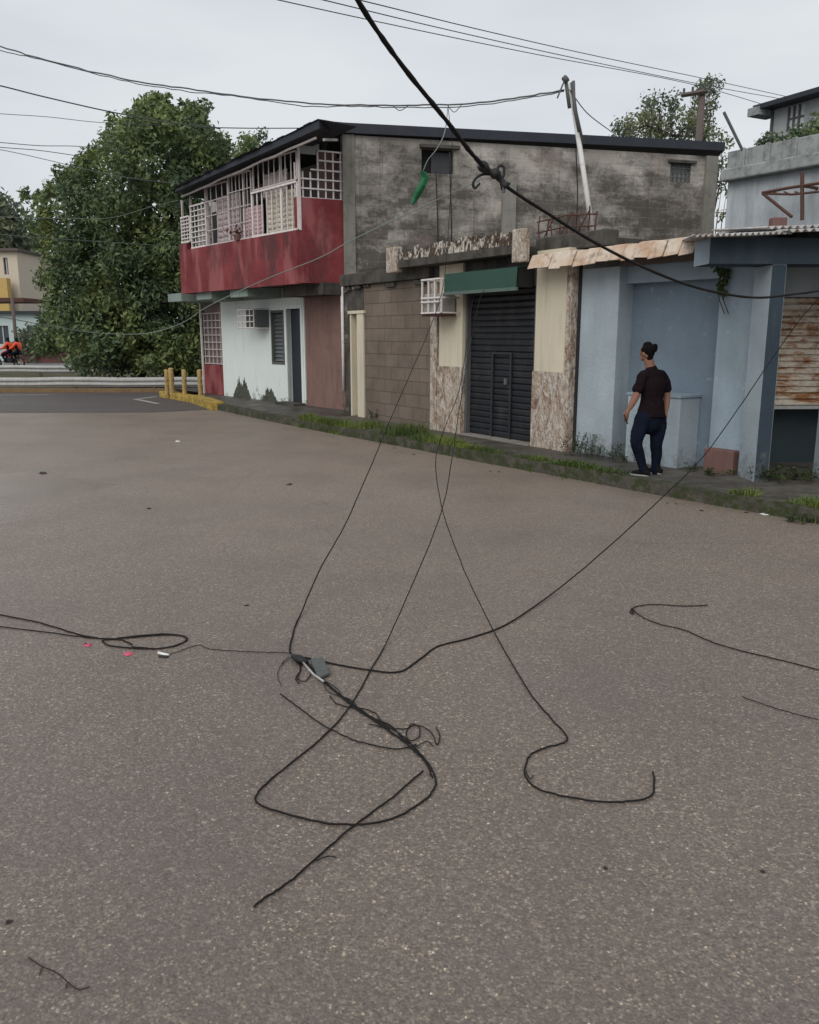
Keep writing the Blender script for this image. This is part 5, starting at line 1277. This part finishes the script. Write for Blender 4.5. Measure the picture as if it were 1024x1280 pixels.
def chain(mb, pts, n=16, k=5, flat=1.0):
    """pts: (centre, half width, half depth); a rounded tapering limb or trunk"""
    P0 = smooth_pts([p[0] for p in pts], k); 
    R0 = smooth_pts([V((p[1], p[2] if len(p) > 2 else p[1], 0)) for p in pts], k)
    a0 = (P0[0]-P0[1]).normalized(); a1 = (P0[-1]-P0[-2]).normalized(); r0, r1 = min(R0[0].x, R0[0].y), min(R0[-1].x, R0[-1].y)
    pre = [(P0[0]+a0*r0*flat*math.sin(w), R0[0]*math.cos(w)) for w in (1.5, 1.15, .8, .4)]
    post_ = [(P0[-1]+a1*r1*math.sin(w), R0[-1]*math.cos(w)) for w in (.4, .8, 1.15, 1.5)]
    seq = pre+list(zip(P0, R0))+post_; b = len(mb.v)
    for i, (p, r) in enumerate(seq):
        t = (seq[min(i+1, len(seq)-1)][0]-seq[max(i-1, 0)][0]).normalized()
        a = LAT-t*LAT.dot(t)
        if a.length < .1: a = FWD-t*FWD.dot(t)
        a.normalize(); c = t.cross(a)
        for j_ in range(n): w = 2*math.pi*j_/n; mb.v.append(p+a*math.cos(w)*r.x+c*math.sin(w)*r.y)
    m_ = len(seq)
    for i in range(m_-1):
        for j_ in range(n):
            q = (j_+1) % n; mb.f.append([b+i*n+j_, b+i*n+q, b+(i+1)*n+q, b+(i+1)*n+j_]); mb.m.append(0)
    mb.f.append([b+x for x in range(n-1, -1, -1)]); mb.f.append([b+(m_-1)*n+x for x in range(n)]); mb.m += [0, 0]
def fuse(mb, voxel, sm=4):
    me = mb.mesh('b'); ob = bpy.data.objects.new('b', me); COL.objects.link(ob)
    md = ob.modifiers.new('r', 'REMESH'); md.mode = 'VOXEL'; md.voxel_size = voxel; md.use_smooth_shade = True
    if sm: m2 = ob.modifiers.new('s', 'SMOOTH'); m2.iterations = sm; m2.factor = .5
    ev = ob.evaluated_get(bpy.context.evaluated_depsgraph_get()); out = bpy.data.meshes.new_from_object(ev); bpy.data.objects.remove(ob)
    for p in out.polygons: p.use_smooth = True
    return out
HC = Q(809.5, 440, 0); U = V((0, 0, 1)); HF = (FWD*.9+V((-.30, -.0, 0))*.5).normalized(); HL = V((HF.y, -HF.x, 0))
mb = MB()
chain(mb, [(Q(814, 521), .150, .105), (Q(815, 508), .135, .10), (Q(815.5, 494), .128, .095), (Q(816, 480), .155, .11), (Q(815.5, 470), .120, .080)])
chain(mb, [(Q(815, 468), .110, .070), (Q(813, 460), .064, .060), (Q(811, 450), .056, .060)])
chain(mb, [(HC+HF*.02-U*.06, .050, .055), (HC+HF*.008-U*.03, .068, .086), (HC+HF*.006+U*.02, .072, .094), (HC+U*.05, .055, .066)])
chain(mb, [(HC+HF*.085-U*.015, .012), (HC+HF*.098-U*.03, .014)])
chain(mb, [(HC+HF*.075-U*.062, .018), (HC+HF*.07-U*.09, .018)])
for s_ in (-1, 1): chain(mb, [(HC+HL*.072*s_+U*.0, .010, .016), (HC+HL*.074*s_-U*.035, .008, .012)])
chain(mb, [(Q(804.5, 470.5, -.08), .050), (Q(799, 482, -.12), .047), (Q(795, 495, -.13), .046), (Q(789.5, 506, -.15), .038), (Q(785.5, 513, -.16), .024)])
chain(mb, [(Q(826.5, 470.5, .08), .050), (Q(832, 482, .12), .047), (Q(834, 496, .11), .040), (Q(833.5, 507, .08), .033), (Q(832.5, 515, .06), .024)])
chain(mb, [(Q(785.5, 513, -.16), .024, .020), (Q(784, 517.5, -.165), .034, .020), (Q(783.2, 520, -.168), .034, .017)])
chain(mb, [(Q(832.5, 515, .06), .024, .020), (Q(832, 519.5, .045), .020, .034), (Q(831.6, 522, .04), .018, .034)])
for (x, y, dd, x2, y2, d2) in ((781.2, 521, -.185, 779.9, 525.4, -.19), (782.6, 522, -.178, 781.4, 527, -.18), (784, 522, -.165, 783.1, 526.8, -.165), (785.3, 521.5, -.15, 784.6, 525.4, -.15), (781.3, 516, -.19, 778.9, 520, -.20)):
    chain(mb, [(Q(x+.3, y-2, dd), .010), (Q(x, y, dd), .0095), (Q((x+x2)/2-.2, (y+y2)/2, d2), .009), (Q(x2+.3, y2, d2), .0075)], 8, 3)
for (x, y, dd, x2, y2, d2) in ((830.6, 524, .01, 829.8, 528.6, .0), (831.2, 524.5, .03, 830.4, 529.6, .02), (831.9, 524.5, .05, 831.2, 529.2, .045), (832.6, 524, .07, 832, 528, .065), (830.5, 519, .0, 828.6, 523, -.02)):
    chain(mb, [(Q(x+.3, y-2, dd), .010), (Q(x, y, dd), .0095), (Q((x+x2)/2, (y+y2)/2, d2), .009), (Q(x2+.4, y2, d2), .0075)], 8, 3)
LL = [(Q(805, 522, -.06), .090, .105), (Q(801, 534, -.08), .082, .09), (Q(795.5, 552, -.12), .058, .06), (Q(799, 566, -.10), .048, .054), (Q(802.5, 580, -.10), .034), (Q(804, 587.5, -.10), .032)]
RL = [(Q(822, 522, .05), .090, .10), (Q(822.8, 535, .05), .086, .09), (Q(820.8, 554, .03), .060, .062), (Q(821, 568, .05), .048, .054), (Q(819.5, 582, .06), .036), (Q(819.3, 590, .06), .034)]
chain(mb, LL); chain(mb, RL)
link('body', fuse(mb, .0075, 3), M['skin'], person)
mb = MB()
chain(mb, [(Q(813.8, 520.5), .186, .162), (Q(814.3, 515), .178, .150), (Q(815, 508), .166, .128), (Q(815.5, 496), .152, .118), (Q(816, 482), .176, .130), (Q(815.5, 470.5), .150, .100)], 20, flat=.12)
chain(mb, [(Q(815, 468), .115, .082), (Q(814, 463), .085, .070)])
chain(mb, [(Q(808, 468.5, -.05), .072), (Q(803.5, 471, -.09), .066), (Q(800, 480, -.115), .062), (Q(797, 486.5, -.12), .066)])
chain(mb, [(Q(823, 468.5, .05), .072), (Q(827.5, 471, .09), .066), (Q(831, 478, .11), .070), (Q(833.3, 486, .12), .062)])
def crease(me, amp, seed):
    for v in me.vertices:
        c_ = v.co; k_ = mnoise.noise(V((c_.x*9+seed, c_.y*9, c_.z*5)))+.5*mnoise.noise(V((c_.x*20, c_.y*20+seed, c_.z*28+c_.x*12)))
        v.co += v.normal*amp*k_
    me.update(); return me
link('t_shirt', crease(fuse(mb, .010, 3), .012, 2), M['shirt'], person)
mb = MB()
chain(mb, [(Q(814.3, 514), .150, .115), (Q(813.5, 521), .165, .140), (Q(813, 529), .165, .138)], 20)
g = lambda L, e: [(p[0], p[1]+e+(.002*i_), (p[2] if len(p) > 2 else p[1])+e+.002*i_) for i_, p in enumerate(L)]
chain(mb, g(LL, .011)); chain(mb, g(RL, .011))
link('jeans', crease(fuse(mb, .010, 3), .009, 7), M['jeans'], person)
fwd = V((-.62, .55, 0)).normalized()
for (px, py, dd) in ((804, 589, -.10), (819.3, 591.5, .06)):
    a = Q(px, py, dd); a.z = KZ+.05; s_ = V((fwd.y, -fwd.x, 0))
    mb = MB(); LAT_, LAT = LAT, s_
    chain(mb, [(a-fwd*.065-V((0, 0, .008)), .038, .034), (a+fwd*.04-V((0, 0, .010)), .043, .034), (a+fwd*.13-V((0, 0, .022)), .042, .022)])
    chain(mb, [(a-fwd*.02, .045), (a-fwd*.02+V((0, 0, .05)), .042)])
    LAT = LAT_
    so_ = link('shoe', fuse(mb, .008, 2), M['shoe'], person)
    mb = MB(); pts = []
    for w in range(20):
        an = w/20*6.283; pts.append(a+fwd*(.045+.125*math.cos(an))+s_*.044*math.sin(an)*(1+.15*math.cos(an)))
    mb.prism(pts, KZ, KZ+.016); mb.build('sole', M['sole'], so_)
mb = MB(); B_ = -HF
chain(mb, [(HC+B_*.036-U*.062, .050, .046), (HC+B_*.030-U*.03, .062, .064), (HC+B_*.020+U*.01, .082, .090), (HC+B_*.004+U*.048, .080, .095), (HC+B_*.0+U*.068, .055, .068)])
hr = link('hair', crease(fuse(mb, .008, 2), .008, 4), M['hair'], person)
mb = MB(); bc = HC+V((.10, .05, .045)); chain(mb, [(bc-U*.02, .032), (bc+U*.02, .036)]); chain(mb, [(HC+V((.05, .03, .04)), .03), (bc, .03)]); 
link('hair_bun', fuse(mb, .008, 2), M['hair'], person)
ph = Q(782.2, 523, -.19); mb = MB(); u_ = (Q(784.8, 530, -.19)-ph).normalized(); w_ = V((.3, .9, 0)).normalized()*.03; v_ = V((.9, -.3, 0)).normalized()*.006
h0 = ph-u_*.05; h1 = ph+u_*.07; mb.hexa([h0-w_-v_, h0+w_-v_, h0+w_+v_, h0-w_+v_, h1-w_-v_, h1+w_-v_, h1+w_+v_, h1-w_+v_])
tag(mb.build('phone', M['black'], bevel=.003), 'small dark phone held low in the walking person\'s hand', 'phone')

# riders on a motorcycle, beyond the rails
dm = 47.5; gy = G(15, 459).y
def Qm(px, py, dd=0): return D(px, py, dm+dd)
gb = D(12, 457.5, dm)
bike = thing('motorcycle', (gb.x, dm, 0), 'red motorcycle carrying two people in orange beyond the guard rails', 'motorcycle')
cx = gb.x
def wheel(x):
    mb = MB(); mb.tube([V((x+.29*math.cos(w/20*6.283), dm, .31+.29*math.sin(w/20*6.283))) for w in range(21)], .05, 8, cap=False); t_ = mb.build('wheel', M['rubber'], bike, smooth=True)
    mb = MB(); mb.tube([V((x, dm-.05, .31)), V((x, dm+.05, .31))], .05, 8)
    for k in range(6): an = k*1.047; mb.tube([V((x, dm, .31)), V((x+.27*math.cos(an), dm, .31+.27*math.sin(an)))], .012, 4)
    mb.build('hub', M['galv'], t_)
wheel(cx-.75); wheel(cx+.55)
mb = MB(); mb.tube(smooth_pts([V((cx-.35, dm, .75)), V((cx-.1, dm, .82)), V((cx+.1, dm, .74))], 4), lambda t: .12+.05*math.sin(3.1*t), 8); mb.build('tank', M['redpaint'], bike, smooth=True)
mb = MB(); mb.tube([V((cx+.1, dm, .78)), V((cx+.45, dm, .80)), V((cx+.75, dm, .86))], .09, 8); mb.build('seat', M['black'], bike, smooth=True)
mb = MB(); mb.tube([V((cx-.75, dm, .31)), V((cx-.5, dm, .95))], .03, 6); mb.tube([V((cx-.45, dm, .75)), V((cx, dm, .35)), V((cx+.55, dm, .31))], .04, 6); mb.box(cx-.2, cx+.15, dm-.1, dm+.1, .3, .6); mb.build('frame', M['black'], bike)
mb = MB(); mb.tube([V((cx-.48, dm-.35, 1.0)), V((cx-.5, dm, .95)), V((cx-.48, dm+.35, 1.0))], .02, 6); mb.build('handlebar', M['galv'], bike)
mb = MB(); mb.tube([V((cx-.62, dm, .88)), V((cx-.5, dm, .88))], .09, 10); mb.build('headlight', M['whitebit'], bike)
for k, (x, lb) in enumerate(((cx+.10, 'front rider in an orange jacket steering the motorcycle'), (cx+.58, 'passenger in an orange jacket at the back of the motorcycle'))):
    pr_ = thing('person', (x, dm, .0), lb, 'person')
    b_ = [(V((x, dm, .92)), .15), (V((x, dm, 1.15)), .17), (V((x-.04, dm, 1.38)), .16), (V((x-.05, dm, 1.50)), .06), (V((x-.07, dm, 1.62)), .10), (V((x-.07, dm, 1.70)), .08)]
    e_ = [(0, 1), (1, 2), (2, 3), (3, 4), (4, 5)]
    for s_ in (-1, 1):
        i = len(b_); b_ += [(V((x-.03, dm+s_*.2, 1.38)), .07), (V((x-.2, dm+s_*.26, 1.15)), .05), (V((x-.45, dm+s_*.25, 1.05)), .04)]; e_ += [(2, i), (i, i+1), (i+1, i+2)]
        i = len(b_); b_ += [(V((x-.02, dm+s_*.12, .88)), .10), (V((x-.38, dm+s_*.2, .78)), .08), (V((x-.22, dm+s_*.2, .42)), .05), (V((x-.35, dm+s_*.2, .38)), .04)]; e_ += [(0, i), (i, i+1), (i+1, i+2), (i+2, i+3)]
    link('body', skin(b_, e_, sub=1), M['jeans'], pr_)
    j_ = [(V((x, dm, .90)), .19), (V((x, dm, 1.15)), .21), (V((x-.04, dm, 1.38)), .19), (V((x-.05, dm, 1.48)), .08)]; f_ = [(0, 1), (1, 2), (2, 3)]
    for s_ in (-1, 1):
        i = len(j_); j_ += [(V((x-.03, dm+s_*.2, 1.38)), .09), (V((x-.2, dm+s_*.26, 1.15)), .075), (V((x-.40, dm+s_*.25, 1.06)), .06)]; f_ += [(2, i), (i, i+1), (i+1, i+2)]
    link('jacket', skin(j_, f_, sub=1), M['orange'], pr_)
    link('helmet', skin([(V((x-.07, dm, 1.62)), .125), (V((x-.06, dm, 1.72)), .11)], [(0, 1)], sub=1), M['black'], pr_)

# ------------------------------------------------------------ light
w = bpy.data.worlds.new("World"); scene.world = w; w.use_nodes = True
nt = w.node_tree; bg = nt.nodes['Background']
EL, AZ = math.radians(40), math.radians(205)
sky = nt.nodes.new('ShaderNodeTexSky'); sky.sky_type = 'NISHITA'; sky.sun_disc = False
sky.sun_elevation = EL; sky.sun_rotation = AZ; sky.air_density = 1.5; sky.dust_density = 6
hs = nt.nodes.new('ShaderNodeHueSaturation'); hs.inputs['Saturation'].default_value = .10
nt.links.new(sky.outputs[0], hs.inputs['Color'])
tc = nt.nodes.new('ShaderNodeTexCoord'); nz = nt.nodes.new('ShaderNodeTexNoise'); nz.inputs['Scale'].default_value = 1.6; nz.inputs['Detail'].default_value = 5
mp = nt.nodes.new('ShaderNodeMapping'); mp.inputs['Scale'].default_value = (1, 1, 3.5); nt.links.new(tc.outputs['Generated'], mp.inputs[0]); nt.links.new(mp.outputs[0], nz.inputs['Vector'])
cr = nt.nodes.new('ShaderNodeValToRGB'); cr.color_ramp.elements[0].position = .36; cr.color_ramp.elements[0].color = (6.3, 6.85, 7.5, 1); cr.color_ramp.elements[1].position = .64; cr.color_ramp.elements[1].color = (8.1, 8.5, 8.9, 1)
nt.links.new(nz.outputs['Fac'], cr.inputs[0])
mx = nt.nodes.new('ShaderNodeMix'); mx.data_type = 'RGBA'; mx.inputs[0].default_value = .88
nt.links.new(hs.outputs[0], mx.inputs[6]); nt.links.new(cr.outputs[0], mx.inputs[7]); nt.links.new(mx.outputs[2], bg.inputs[0])
bg.inputs[1].default_value = .09
sd = bpy.data.lights.new('sun', 'SUN'); sd.energy = 1.35; sd.angle = math.radians(45); sd.color = (1, .97, .93)
so2 = bpy.data.objects.new('sun', sd); COL.objects.link(so2)
dirv = V((math.sin(AZ)*math.cos(EL), math.cos(AZ)*math.cos(EL), math.sin(EL)))
so2.rotation_euler = dirv.to_track_quat('Z', 'Y').to_euler(); so2.location = (0, 0, 30)
scene.view_settings.view_transform = 'Standard'; scene.view_settings.look = 'None'; scene.view_settings.exposure = .12; scene.view_settings.gamma = 1
scene.cycles.max_bounces = 6
